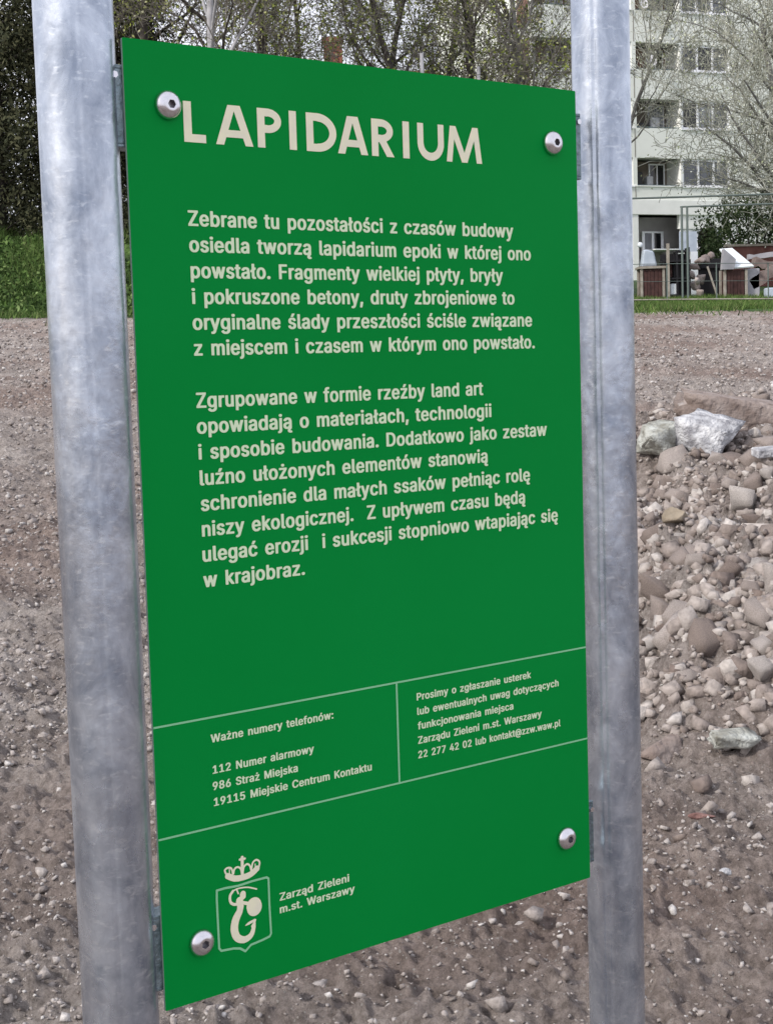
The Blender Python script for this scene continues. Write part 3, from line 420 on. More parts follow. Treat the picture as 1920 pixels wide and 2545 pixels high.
MARKS = {"title":[[[666,566,665,568,665,976,666,977,924,977,925,976,925,974,925,896,924,894,760,894,759,568,758,566]],[[1200,566,1198,568,1045,976,1046,977,1142,977,1172,899,1174,898,1376,898,1378,899,1408,977,1504,977,1505,976,1352,568,1350,566],[1274,628,1276,628,1348,820,1348,822,1202,822,1202,820]],[[1562,566,1562,976,1564,977,1654,977,1656,976,1656,822,1658,821,1710,820,1728,818,1746,815,1766,809,1784,802,1800,794,1816,784,1830,772,1842,760,1851,748,1859,734,1864,720,1867,704,1868,688,1866,674,1861,658,1854,644,1844,630,1834,618,1820,606,1805,596,1788,587,1770,579,1754,574,1738,571,1706,566],[1694,648,1696,646,1708,647,1732,652,1750,658,1766,668,1776,678,1779,684,1780,690,1780,696,1779,702,1773,712,1765,720,1754,727,1742,732,1726,737,1712,739,1696,741,1692,738,1656,738,1656,650,1658,649,1692,649]],[[1970,566,1969,568,1969,976,1970,977,2062,977,2063,976,2063,568,2062,566]],[[2192,566,2192,976,2194,977,2346,977,2378,974,2408,969,2428,963,2448,957,2466,949,2484,940,2500,930,2516,919,2530,907,2543,894,2555,880,2566,864,2575,848,2583,832,2588,816,2592,798,2594,782,2594,764,2592,746,2589,730,2583,712,2576,696,2567,680,2557,666,2546,652,2532,638,2518,626,2505,616,2490,607,2474,598,2440,583,2422,578,2402,573,2374,568,2346,566],[2286,650,2288,649,2334,649,2336,650,2336,652,2338,652,2368,655,2398,661,2420,669,2440,679,2458,692,2473,706,2485,722,2494,740,2499,758,2500,778,2496,796,2489,814,2479,830,2464,846,2449,858,2432,868,2414,876,2394,883,2366,889,2338,891,2336,892,2336,894,2334,894,2286,894]],[[2746,566,2744,568,2611,976,2612,977,2706,977,2708,975,2733,900,2734,898,2902,898,2904,898,2930,977,3026,976,2892,566],[2818,640,2818,639,2820,642,2878,820,2878,822,2760,822,2759,820]],[[3080,566,3080,976,3082,977,3172,977,3174,976,3174,822,3176,821,3188,821,3190,822,3292,977,3396,977,3398,976,3288,808,3306,800,3320,792,3333,784,3344,775,3354,766,3364,754,3372,742,3378,730,3382,718,3384,706,3385,692,3384,680,3381,666,3376,654,3370,642,3362,630,3354,621,3344,612,3332,602,3320,595,3306,587,3292,581,3262,572,3240,568,3216,566],[3212,648,3214,647,3226,647,3250,652,3268,658,3283,668,3293,678,3296,684,3297,690,3297,696,3296,702,3290,712,3282,720,3272,727,3260,732,3244,737,3230,739,3214,740,3210,738,3174,738,3174,650,3176,649,3210,649]],[[3526,566,3525,568,3525,976,3526,977,3618,977,3619,976,3619,568,3618,566]],[[3740,566,3740,790,3742,814,3748,842,3758,870,3772,894,3790,918,3804,932,3818,943,3834,954,3850,963,3868,971,3886,977,3904,980,3924,983,3944,983,3962,981,3982,978,4000,972,4018,965,4035,956,4051,946,4066,934,4078,922,4088,911,4098,898,4106,884,4114,870,4120,854,4125,838,4129,822,4131,806,4132,790,4132,568,4130,566,4044,566,4044,784,4041,806,4037,820,4031,836,4022,850,4012,862,3998,874,3984,882,3968,889,3952,892,3936,894,3920,892,3904,889,3888,882,3874,874,3860,862,3850,850,3841,836,3835,820,3831,806,3828,784,3828,566]],[[4226,566,4226,568,4227,572,4171,974,4171,976,4172,977,4252,977,4254,976,4290,717,4400,970,4400,972,4398,976,4400,977,4490,977,4491,976,4490,970,4594,722,4596,726,4632,976,4634,977,4712,977,4714,977,4715,976,4657,574,4659,568,4658,566,4572,566,4570,568,4444,866,4314,566]]],"crown":[[[1009,8546,1003,8549,998,8554,995,8559,994,8568,994,8569,982,8568,977,8569,971,8573,969,8579,970,8586,972,8590,975,8592,980,8594,994,8595,991,8667,991,8669,982,8661,974,8655,966,8651,958,8648,950,8646,940,8646,932,8647,923,8650,916,8653,909,8658,901,8666,896,8673,893,8683,890,8671,886,8659,880,8649,871,8640,861,8635,851,8632,841,8629,822,8628,814,8629,805,8632,797,8635,788,8641,782,8646,779,8653,778,8657,778,8665,781,8677,795,8708,792,8714,790,8719,789,8730,790,8736,792,8742,795,8747,799,8752,805,8756,859,8789,879,8799,899,8806,920,8811,938,8815,958,8817,979,8818,1016,8819,1053,8817,1073,8816,1108,8810,1128,8804,1146,8797,1165,8788,1215,8757,1221,8752,1226,8746,1229,8738,1230,8727,1241,8692,1244,8677,1243,8664,1239,8654,1233,8644,1225,8636,1215,8628,1207,8624,1196,8620,1184,8620,1175,8622,1164,8626,1154,8631,1146,8638,1137,8648,1130,8661,1123,8687,1116,8673,1111,8665,1105,8657,1098,8651,1091,8646,1081,8642,1071,8640,1063,8641,1054,8643,1044,8648,1036,8653,1030,8659,1031,8597,1047,8598,1053,8596,1056,8594,1058,8590,1059,8586,1059,8582,1057,8577,1052,8573,1048,8572,1033,8571,1032,8570,1032,8561,1031,8557,1029,8553,1025,8549,1021,8547,1017,8546],[1183,8642,1192,8642,1198,8644,1204,8647,1210,8651,1216,8657,1220,8663,1222,8669,1222,8676,1220,8687,1217,8700,1216,8701,1207,8697,1198,8696,1190,8696,1182,8699,1182,8672,1181,8670,1179,8668,1174,8668,1171,8670,1170,8673,1168,8707,1147,8721,1137,8727,1146,8683,1150,8669,1155,8660,1160,8654,1167,8649,1174,8645],[819,8650,831,8650,838,8651,847,8653,842,8655,840,8659,841,8700,835,8697,828,8695,822,8695,813,8695,804,8677,799,8663,800,8660,803,8657,807,8654,813,8652],[849,8654,853,8655,859,8659,863,8662,866,8668,872,8688,878,8719,879,8722,882,8725,851,8706,853,8703,854,8700,853,8659,852,8656],[1066,8662,1071,8662,1075,8663,1084,8668,1090,8673,1098,8684,1101,8692,1104,8703,1111,8739,1094,8744,1079,8747,1049,8751,1027,8752,1027,8729,1033,8698,1036,8687,1040,8680,1044,8675,1049,8671,1055,8666],[941,8667,951,8668,962,8673,969,8678,977,8687,980,8693,985,8711,989,8739,989,8752,964,8751,932,8746,919,8743,906,8738,885,8727,890,8727,893,8729,897,8729,901,8728,904,8725,906,8721,913,8690,916,8683,918,8679,922,8676,927,8672,932,8670]]],"shield":[[[771,8840,678,8842,674,8843,671,8845,668,8849,667,8853,662,8953,667,9493,669,9500,696,9534,699,9537,704,9538,855,9551,935,9572,1002,9620,1009,9622,1016,9619,1086,9568,1233,9553,1329,9536,1334,9534,1357,9502,1359,9496,1352,9166,1352,8874,1352,8870,1349,8866,1324,8845,1318,8843,1136,8842,950,8852,784,8840],[753,8865,783,8864,950,8877,1137,8866,1312,8867,1328,8880,1327,9166,1335,9491,1320,9512,1229,9528,1078,9544,1074,9546,1009,9594,948,9550,944,9549,859,9527,711,9514,692,9488,687,8953,691,8868,692,8866]]],"merm":[[[923,8886,918,8890,893,8894,888,8895,884,8893,879,8892,874,8893,870,8895,849,8915,841,8924,833,8934,827,8947,824,8960,822,8974,822,8986,824,9002,826,9014,830,9026,837,9038,844,9047,853,9055,863,9062,881,9071,894,9075,924,9079,925,9089,925,9103,919,9130,893,9159,880,9175,868,9193,856,9214,848,9235,837,9273,833,9297,831,9317,831,9337,834,9361,839,9383,845,9402,855,9425,866,9444,878,9459,896,9476,918,9490,936,9499,957,9507,977,9512,996,9515,1020,9513,1041,9509,1059,9503,1077,9495,1093,9485,1107,9473,1121,9456,1130,9440,1137,9423,1149,9377,1152,9344,1152,9318,1159,9301,1162,9291,1161,9288,1159,9286,1156,9285,1152,9285,1147,9281,1140,9279,1077,9292,1064,9295,1053,9300,1029,9314,1018,9323,1018,9327,1020,9329,1034,9329,1072,9325,1121,9313,1122,9314,1120,9319,1103,9337,1096,9343,1094,9347,1092,9353,1093,9360,1095,9366,1099,9371,1085,9401,1079,9411,1073,9418,1067,9424,1059,9429,1048,9434,1036,9438,1025,9440,1015,9441,1005,9440,996,9438,985,9434,972,9427,961,9420,953,9413,946,9406,941,9398,937,9388,933,9376,929,9362,928,9348,927,9322,930,9295,938,9266,949,9238,963,9213,981,9185,990,9168,993,9157,1001,9134,1006,9118,1009,9102,1009,9090,1010,9089,1049,9104,1046,9116,1044,9128,1044,9140,1046,9152,1056,9187,1061,9198,1069,9209,1080,9222,1094,9232,1109,9240,1126,9245,1137,9247,1149,9247,1161,9246,1172,9243,1183,9239,1193,9234,1202,9228,1211,9220,1219,9212,1225,9203,1231,9193,1235,9182,1238,9171,1240,9160,1240,9148,1239,9137,1237,9125,1229,9101,1224,9089,1217,9079,1208,9068,1198,9058,1186,9051,1174,9045,1160,9041,1146,9039,1131,9039,1117,9041,1104,9045,1091,9052,1079,9060,1068,9070,1005,9047,1001,9032,1017,9028,1028,9021,1033,9016,1037,9010,1039,9004,1040,8997,1041,8970,1039,8957,1035,8950,1029,8943,1022,8938,1015,8935,1004,8933,994,8934,984,8939,976,8946,971,8953,967,8962,965,8991,952,8991,939,8994,928,9002,920,9012,917,9020,915,9028,914,9037,916,9046,901,9044,894,9042,880,9035,873,9030,862,9019,860,9014,857,9006,854,8986,855,8965,857,8958,860,8951,871,8938,891,8918,895,8910,920,8906,938,8954,941,8957,945,8959,949,8959,952,8957,954,8954,955,8950,938,8904,949,8902,964,8902,1015,8907,1052,8913,1070,8918,1089,8924,1130,8941,1180,8963,1186,8962,1189,8958,1189,8952,1186,8948,1116,8917,1094,8909,1074,8902,1036,8894,999,8889,965,8886,948,8887,932,8888,927,8886]]]}
# ------------------------------------------------------------------ the sign
SX, SY = -.2475, 1.5768; S0 = float(base(SX, SY)); RZ = R_(37.78)
W_, TOP = .6284, 1.9353 - S0; BOT = TOP - 1.0
sign = thing('information_sign', 'green park information sign with cream lettering between two galvanised posts', 'sign', (SX, SY, S0), RZ)
def post(cx, rad, groove):
    b = MB(); n = 96; ring = []
    for k in range(n):
        a = 2 * math.pi * k / n; r = rad
        da = (a - groove + math.pi) % (2 * math.pi) - math.pi
        if abs(da) < .055: r = rad - .0014 * math.cos(da / .055 * math.pi / 2)
        ring.append((r * math.cos(a), r * math.sin(a)))
    zs = [-.25] + list(np.linspace(0, TOP + .42, 40))
    for z_ in zs:
        for p in ring: b.v.append((cx + p[0], .03 + p[1], z_))
    for i_ in range(len(zs) - 1):
        for k in range(n): b.f.append((i_*n + k, i_*n + (k+1) % n, (i_+1)*n + (k+1) % n, (i_+1)*n + k)); b.m.append(0)
    o = b.build('post', M['galv'], sign, smooth=True)
    c_ = MB(); zt = TOP + .42; c_.tube([(cx, .03, zt), (cx, .03, zt + .012), (cx, .03, zt + .02)], [rad + .001, rad + .001, rad * .8], 48)
    c_.build('cap', M['bracket'], o, smooth=False)
    return o
g1 = math.atan2(-1.4, -.75) + .05
post(-.0366, .0395, g1); post(.705, .0372, math.atan2(-1.43, -1.47) - .22)
# panel: a 3 mm plate with rounded corners, front face at local y = 0
def rrect(x0, z0, x1, z1, r, k=4):
    P = []
    for cx, cz, a0 in ((x1-r, z0+r, -90), (x1-r, z1-r, 0), (x0+r, z1-r, 90), (x0+r, z0+r, 180)):
        for i_ in range(k + 1): a = R_(a0 + 90 * i_ / k); P.append((cx + r*math.cos(a), cz + r*math.sin(a)))
    return P
P = rrect(0, BOT, W_, TOP, .0015, 2); nP = len(P); b = MB()
b.v = [(x_, 0, z_) for x_, z_ in P] + [(x_, .003, z_) for x_, z_ in P]
b.f = [tuple(range(nP)), tuple(range(nP, 2*nP))[::-1]] + [(i_, i_ + nP, (i_+1) % nP + nP, (i_+1) % nP) for i_ in range(nP)]
b.m = [0, 1] + [1] * nP
panel = b.build('panel', [M['green'], M['cut_edge']], sign)
def polys_mesh(name, groups, mt, parent, y_=-.00035):
    """groups: list of [outer, hole, ...] rings in panel millimetres (x right, y down)"""
    V = []; F = []
    for k, g in enumerate(groups):
        rings = [[Vector((p[0], -p[1], 0)) for p in r] for r in g]
        tri = tessellate_polygon(rings); flat = [p for r in rings for p in r]; o0 = len(V)
        V += [(p.x / 1000, y_ , TOP + p.y / 1000) for p in flat]
        for t in tri:
            a, b_, c = (flat[i_] for i_ in t); s_ = (b_ - a).cross(c - a).z
            F.append(tuple(o0 + i_ for i_ in (t if s_ > 0 else t[::-1])))
    me = bpy.data.meshes.new(name); me.from_pydata(V, [], F); me.materials.append(M[mt]); me.update()
    return link(name, me, parent)
ring = lambda q, k=10.0: [(q[i_] / k, q[i_+1] / k) for i_ in range(0, len(q), 2)]
polys_mesh('title_lettering', [[ring(r) for r in g] for g in MARKS['title']], 'print', panel)
for nm, key, mt in (('crown_emblem', 'crown', 'print'), ('shield_outline', 'shield', 'print_thin'), ('mermaid_emblem', 'merm', 'print')):
    polys_mesh(nm, [[ring(r) for r in g] for g in MARKS[key]], mt, panel)
CAPU = max(GLYPHS['Z'][1][0][0][1::2])
def text(s, u0, v, u1, cap, mt='print_small'):
    adv = 0; items = []; last = 0
    for ch in s:
        if ch == ' ': adv += 150; continue
        a, gr = GLYPHS[ch]; items.append((adv, gr)); adv += a
    xmin = min(x_ + min(g[0][0::2]) for x_, gr in items for g in gr); xmax = max(x_ + max(g[0][0::2]) for x_, gr in items for g in gr)
    kx = (u1 - u0) / (xmax - xmin); ky = cap / CAPU; G = []
    for x_, gr in items:
        for g in gr:
            G.append([[(u0 + (x_ + r[i_] - xmin) * kx, v - r[i_+1] * ky) for i_ in range(0, len(r), 2)] for r in g])
    polys_mesh('text_line', G, mt, panel)
LINES = [
 ('Zebrane tu pozostałości z czasów budowy', 66.9, 182.4, 518.8), ('osiedla tworzą lapidarium epoki w której ono', 67, 209.0, 546.9),
 ('powstało. Fragmenty wielkiej płyty, bryły', 67.4, 235.6, 500.5), ('i pokruszone betony, druty zbrojeniowe to', 67.6, 262.2, 518.4),
 ('oryginalne ślady przeszłości ściśle związane', 67.2, 288.8, 546.5), ('z miejscem i czasem w którym ono powstało.', 67.5, 315.4, 550.4),
 ('Zgrupowane w formie rzeźby land art', 67.6, 369.6, 464.3), ('opowiadają o materiałach, technologii', 67, 396.4, 476.9),
 ('i sposobie budowania. Dodatkowo jako zestaw', 67.6, 423.3, 567.7), ('luźno ułożonych elementów stanowią', 68, 450.4, 469.3),
 ('schronienie dla małych ssaków pełniąc rolę', 68, 477.4, 537.5), ('niszy ekologicznej.  Z upływem czasu będą', 68, 504.2, 528.9),
 ('ulegać erozji  i sukcesji stopniowo wtapiając się', 67.4, 530.9, 583.4), ('w krajobraz.', 67.2, 557.9, 197)]
for s_, a, v, c in LINES: text(s_, a, v, c, 15.6)
for s_, a, v, c in (('Ważne numery telefonów:', 68.2, 724.3, 228.7), ('112 Numer alarmowy', 69, 758.1, 200.6), ('986 Straż Miejska', 68.2, 775.8, 178), ('19115 Miejskie Centrum Kontaktu', 68.8, 793.2, 280.1),
    ('Prosimy o zgłaszanie usterek', 349.1, 722.9, 531.7), ('lub ewentualnych uwag dotyczących', 349.3, 740.2, 578.7), ('funkcjonowania miejsca', 349.4, 757.5, 501.1), ('Zarządu Zieleni m.st. Warszawy', 349.2, 774.7, 548.4), ('22 277 42 02 lub kontakt@zzw.waw.pl', 349, 791.9, 580.6),
    ('Zarząd Zieleni', 147.6, 915.8, 243.1), ('m.st. Warszawy', 147.2, 929.9, 250.3)): text(s_, a, v, c, 8.6)
rect = lambda x0, y0, x1, y1: [[[(x0, y0), (x1, y0), (x1, y1), (x0, y1)]]]
polys_mesh('rule_line', rect(.5, 696.2, 628, 698.3), 'print_thin', panel)
polys_mesh('rule_line', rect(.5, 814.9, 628, 817.0), 'print_thin', panel)
polys_mesh('rule_line', rect(318.6, 698.3, 321.1, 814.9), 'print_thin', panel)
# bolts: domed button heads with a hexagon socket
def bolt_mesh():
    b = MB(); n = 40; prof = [(.0146, 0), (.0148, -.0016), (.0143, -.0034), (.0130, -.0056), (.0108, -.0077), (.0080, -.0091), (.0060, -.0096)]
    for r, y_ in prof:
        for k in range(n): a = 2*math.pi*k/n; b.v.append((r*math.cos(a), y_, r*math.sin(a)))
    for i_ in range(len(prof)-1):
        for k in range(n): b.f.append((i_*n+k, (i_+1)*n+k, (i_+1)*n+(k+1) % n, i_*n+(k+1) % n)); b.m.append(0)
    h0 = len(b.v)
    for k in range(n):
        a = 2*math.pi*k/n; q = (a % (math.pi/3)) - math.pi/6; r = .0040 / math.cos(q); b.v.append((r*math.cos(a), -.0094, r*math.sin(a)))
    i_ = len(prof)-1
    for k in range(n): b.f.append((i_*n+k, h0+k, h0+(k+1) % n, i_*n+(k+1) % n)); b.m.append(0)
    return b.mesh('bolt', M['steel'], True)
def socket_mesh():
    b = MB(); n = 6
    for y_ in (-.0094, -.0040):
        for k in range(n): a = math.pi/6*0 + 2*math.pi*k/n; b.v.append((.00462*math.cos(a), y_, .00462*math.sin(a)))
    for k in range(n): b.f.append((k, (k+1) % n, n+(k+1) % n, n+k)); b.m.append(0)
    b.f.append(tuple(range(n, 2*n))); b.m.append(0)
    return b.mesh('socket', M['socket'])
bm_, sm_ = bolt_mesh(), socket_mesh()
for u, v in ((48.2, 62.6), (586.2, 66.2), (585.4, 938.4), (45.9, 936.9)):
    o = link('bolt', bm_, sign, (u/1000, -.0006, TOP - v/1000)); o.rotation_euler = (0, rs.uniform(0, 1), 0)
    link('socket', sm_, o)
# brackets between plate and posts
def bracket(xa, xb, zc, side):
    b = MB(); b.box((xa, .0035, zc - .037), (xb, .0085, zc + .037))
    b.box((xa, .0035, zc + .0365), (xb, .030, zc + .0405)); b.box((xa, .0035, zc - .0405), (xb, .030, zc - .0365))
    o = b.build('bracket', M['bracket'], sign, bevel=.0008)
    s_ = MB(); xm = -.009 if side < 0 else W_ + .007
    s_.tube([(xm, .012, zc + .030), (xm, .0005, zc + .030)], .0035, 6); s_.build('screw', M['steel'], o)
    return o
for vz in (.0626, .9375):
    bracket(-.022, .062, TOP - vz - (.004 if vz < .5 else .0), -1); bracket(W_ - .065, W_ + .012, TOP - vz - .004, 1)

# ------------------------------------------------------------------ apartment block on the right (facade turned 21 degrees)
M['wall_green'] = mat('pale_green_render', (.76, .785, .73), .9, 0, (.84, .86, .81), .5, 7, .08, 6)
M['band'] = mat('off_white_render', (.82, .83, .80), .9, 0, (.88, .885, .86), 2, 4)
M['upvc'] = mat('white_window_frame', (.86, .87, .90), .4)
M['glass'] = mat('window_glass', (.035, .040, .052), .06, 0, (.14, .15, .165), .8, 2, spec=.7)
M['glass_pale'] = mat('curtained_glass', (.10, .11, .13), .1, 0, (.32, .34, .36), 3.5, 3, spec=.7)
M['glass_dark'] = mat('dark_window_glass', (.012, .012, .014), .08, spec=.6)
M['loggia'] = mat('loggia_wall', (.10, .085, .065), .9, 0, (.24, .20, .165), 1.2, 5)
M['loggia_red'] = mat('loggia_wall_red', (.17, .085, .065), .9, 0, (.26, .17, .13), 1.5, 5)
M['grey_wall'] = mat('grey_plinth_wall', (.34, .32, .325), .9, 0, (.44, .42, .42), 1.5, 5)
M['curtain'] = mat('net_curtain', (.30, .31, .32), .9, 0, (.44, .45, .46), 12, 3)
M['dish'] = mat('white_dish', (.70, .69, .72), .5)
M['roof_dark'] = mat('roof_felt', (.06, .06, .065), .9)
block = thing('apartment_block', 'pale green panel apartment block with recessed balconies and white windows behind the right post', 'apartment block', (13.62, 76.0, 4.6), R_(21))
OZ = 4.6
SILL = [9.96, 12.71, 15.46, 18.21, 20.96]; TOPS = [11.30, 14.08, 16.72, 19.50, 22.25]
S_L, S_R, DEP = -6.7, 15.5, 11.0
MODS = [-5.45, 0.0, 8.0]
b = MB()
def wbox(x0, y0, z0, x1, y1, z1, m=0): b.box((x0, y0, z0 - OZ), (x1, y1, z1 - OZ), m)
zz = [9.06] + SILL                      # spandrel bands: from top of opening below to sill
low = [8.62] + TOPS
levels = list(zip(low, SILL + [24.2]))
for lo_, hi_ in levels:
    if lo_ == 8.62: lo_ = 9.30
    wbox(S_L, 0, lo_, S_R, .25, hi_)
wbox(S_L, -.06, 8.62, S_R, .25, 9.30, 1)
wbox(S_L, -.05, 9.94, S_R, -.001, 9.99, 1)
for s_, t_ in zip(SILL, TOPS):          # piers between openings
    cur = S_L
    for mo in MODS:
        wbox(cur, 0, s_, mo - 1.20, .25, t_); wbox(mo + 1.20, -.02, s_, mo + 1.30, 1.5, t_, 1)
        cur = mo + 4.02
    wbox(cur, 0, s_, S_R, .25, t_)
wbox(S_L, .25, 5.0 , S_L + .3, DEP, 24.2); wbox(S_R - .3, .25, 5.0, S_R, DEP, 24.2); wbox(S_L + .3, DEP - .3, 5.0, S_R - .3, DEP, 24.2)
b.build('wall', [M['wall_green'], M['band']], block)
b = MB(); wbox(S_L - .1, -.1, 24.2, S_R + .1, DEP + .1, 24.5); b.build('roof', M['roof_dark'], block)
b = MB(); 
for k in range(5): wbox(S_L + .3, .25, TOPS[k] + .1, S_R - .3, DEP - .3, TOPS[k] + .3)
b.build('floor_slab', M['band'], block)
b = MB()
wbox(S_L + .3, 1.4, 5.0, S_R - .3, 1.5, 8.62); b.build('ground_floor_wall', M['grey_wall'], block)
for x0_, x1_ in ((-6.7, -6.3), (-1.50, -1.20), (3.75, 4.10)): b = MB(); wbox(x0_, -.02, 5.0, x1_, .3, 8.62); b.build('pillar', M['band'], block)
for x0_, z0_, x1_, z1_ in ((1.10, 7.95, 3.75, 8.62), (1.0, 5.0, 3.75, 6.92), (4.10, 5.0, 15.5, 8.62)): b = MB(); wbox(x0_, .02, z0_, x1_, .25, z1_); b.build('ground_floor_wall', M['band'], block)
def window(x0, x1, z0, z1, n, y_=.06, gl='glass', fr=.10, jf=.11, drop=None):
    f = MB()
    H = z1 - z0; Wd = x1 - x0
    q = lambda a, b_, c, d: f.box((a, y_, b_ - OZ), (c, y_ + .08, d - OZ))
    q(x0, z0, x1, z0 + fr); q(x0, z1 - fr, x1, z1)
    cw = (Wd - jf * (n + 1)) / n; xs_ = []
    for k in range(n + 1):
        xa = x0 + k * (cw + jf); q(xa, z0 + fr, xa + jf, z1 - fr)
        if k < n: xs_.append((xa + jf, xa + jf + cw))
    f.box((x0 - .05, -.07, z0 - .05 - OZ), (x1 + .05, y_ - .001, z0 - OZ))
    o = f.build('window', M['upvc'], block)
    for i_, (xa, xb) in enumerate(xs_):
        p = MB(); p.box((xa - .01, y_ + .03, z0 + fr - .01 - OZ), (xb + .01, y_ + .045, z1 - fr + .01 - OZ))
        p.build('pane', M[('glass', 'glass_dark', 'glass_pale', gl)[int(rs.randint(4))]], o)
    return o
for mo in MODS:
    for k, (s_, t_) in enumerate(zip(SILL, TOPS)):
        window(mo + 1.30, mo + 4.02, s_, t_, 3)
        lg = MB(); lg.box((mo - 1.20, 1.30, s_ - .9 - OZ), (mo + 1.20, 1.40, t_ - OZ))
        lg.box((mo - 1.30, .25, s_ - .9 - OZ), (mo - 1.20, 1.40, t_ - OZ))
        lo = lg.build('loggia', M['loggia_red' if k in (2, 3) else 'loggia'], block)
        f = MB(); a0, a1 = mo + .15, mo + 1.05
        for x0, x1 in ((a0, a0 + .07), (a0 + .43, a0 + .50), (a1 - .07, a1)): f.box((x0, 1.22, s_ - .6 - OZ), (x1, 1.29, t_ - .1 - OZ))
        f.box((a0, 1.22, t_ - .17 - OZ), (a1, 1.288, t_ - .1 - OZ)); f.build('balcony_door', M['upvc'], lo)
        p = MB(); p.box((a0 + .07, 1.25, s_ - .6 - OZ), (a1 - .07, 1.27, t_ - .17 - OZ)); p.build('pane', M['glass' if k % 2 else 'glass_dark'], lo)
        if k in (1, 3): 
            c_ = MB()
            for j in range(9): xj = mo + .12 + .09 * j; c_.box((xj, 1.05, s_ - .3 - OZ), (xj + .05, 1.08, t_ - .25 - OZ))
            c_.build('curtain', M['curtain'], lo)
        r = MB(); r.tube([(mo - 1.2, .10, s_ + .06 - OZ), (mo + 1.2, .10, s_ + .06 - OZ)], .025, 6); r.build('handrail', M['bracket'], lo)
for x0, x1, n_, gl in ((1.20, 3.72, 3, 'glass'), (-.25, .95, 2, 'glass_dark')):
    if n_ == 3: window(x0, x1, 6.98, 7.93, 3, .10, gl, .12, .20)
    else: window(x0, x1, 6.98, 7.93, 2, 1.25, gl, .08, .14)
def dish(x0, z0, rad, label, rz=.3):
    b = MB(); n = 24
    for i_, r in enumerate((0.001, .3, .6, .85, 1.0)):
        for k in range(n): a = 2*math.pi*k/n; b.v.append((rad*r*math.cos(a), -.22*rad*(r*r) , rad*r*math.sin(a)*1.08))
    for i_ in range(4):
        for k in range(n): b.f.append((i_*n+k, i_*n+(k+1) % n, (i_+1)*n+(k+1) % n, (i_+1)*n+k)); b.m.append(0)
    t = thing('satellite_dish', label, 'satellite dish', tuple(Vector((13.62, 76, 0)) + Vector((math.cos(R_(21))*x0 - math.sin(R_(21))*(-.35), math.sin(R_(21))*x0 + math.cos(R_(21))*(-.35), z0))), rz)
    b.build('reflector', M['dish'], t, True).rotation_euler = (R_(-18), 0, 0)
    a = MB(); a.tube([(0, .0, -rad*.9), (0, -rad*1.0, -.05)], .015, 5); a.tube([(0, -rad, -.05), (0, -rad - .07, -.02)], .035, 8); a.tube([(0, .02, 0), (0, .30, -.10)], .02, 5); a.build('feed_arm', M['bracket'], t)
dish(-.58, 15.80, .27, 'white satellite dish at the left end of the second visible balcony')
dish(-.95, 18.42, .25, 'white satellite dish on the topmost visible balcony beside the right post')
# boxes and plants on the balconies, panel joints
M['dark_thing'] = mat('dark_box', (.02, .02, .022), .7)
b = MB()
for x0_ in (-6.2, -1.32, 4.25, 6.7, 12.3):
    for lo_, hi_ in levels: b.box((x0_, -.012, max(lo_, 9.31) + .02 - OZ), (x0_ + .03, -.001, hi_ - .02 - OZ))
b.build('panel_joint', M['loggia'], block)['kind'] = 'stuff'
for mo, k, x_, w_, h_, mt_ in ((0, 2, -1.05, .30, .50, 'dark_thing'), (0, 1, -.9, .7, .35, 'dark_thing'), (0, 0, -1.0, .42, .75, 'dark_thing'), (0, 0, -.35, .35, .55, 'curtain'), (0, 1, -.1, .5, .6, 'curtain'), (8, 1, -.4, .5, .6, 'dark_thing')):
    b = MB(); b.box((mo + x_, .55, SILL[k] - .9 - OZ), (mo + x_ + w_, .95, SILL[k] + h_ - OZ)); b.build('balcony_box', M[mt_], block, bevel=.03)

# second block far behind the trees with a red brick chimney stack
M['far_wall'] = mat('far_wall_render', (.52, .49, .50), .9, 0, (.62, .59, .60), .4, 4)
M['red_roof'] = mat('brown_red_roof', (.12, .055, .045), .9, 0, (.18, .09, .075), 3, 4)
M['brick_red'] = mat('red_brick', (.17, .055, .04), .9, 0, (.24, .09, .065), 9, 4, .3, 20)
far = thing('distant_house', 'distant grey house with brown red roof behind the bare trees above the sign', 'house', (1.0, 92, 6.2), 0)
b = MB(); b.box((-7, 0, -1), (7.6, 9, 11.2)); b.build('wall', M['far_wall'], far)
b = MB(); b.add([(-7.5, -.6, 11.2), (8.1, -.6, 11.2), (8.1, 9.6, 11.2), (-7.5, 9.6, 11.2), (-6.5, 4.5, 13.4), (7.1, 4.5, 13.4)], [(0, 1, 5, 4), (2, 3, 4, 5), (1, 2, 5), (3, 0, 4), (3, 2, 1, 0)]); rf = b.build('roof', M['red_roof'], far)
b = MB(); b.box((-3.9, 2.6, 11.5), (-2.8, 3.6, 14.9)); b.box((-4.0, 2.5, 14.9), (-2.7, 3.7, 15.15)); b.build('chimney', M['brick_red'], rf)
for r_ in range(4):
    for c_ in range(6):
        f = MB(); x0 = -6.2 + c_ * 2.35; z0 = .4 + r_ * 2.75
        f.box((x0, -.05, z0), (x0 + 1.3, -.002, z0 + 1.3)); wn = f.build('window', M['upvc'], far)
        p = MB(); p.box((x0 + .08, -.07, z0 + .08), (x0 + .62, -.052, z0 + 1.22)); p.box((x0 + .68, -.07, z0 + .08), (x0 + 1.22, -.052, z0 + 1.22)); p.build('pane', M['glass'], wn)

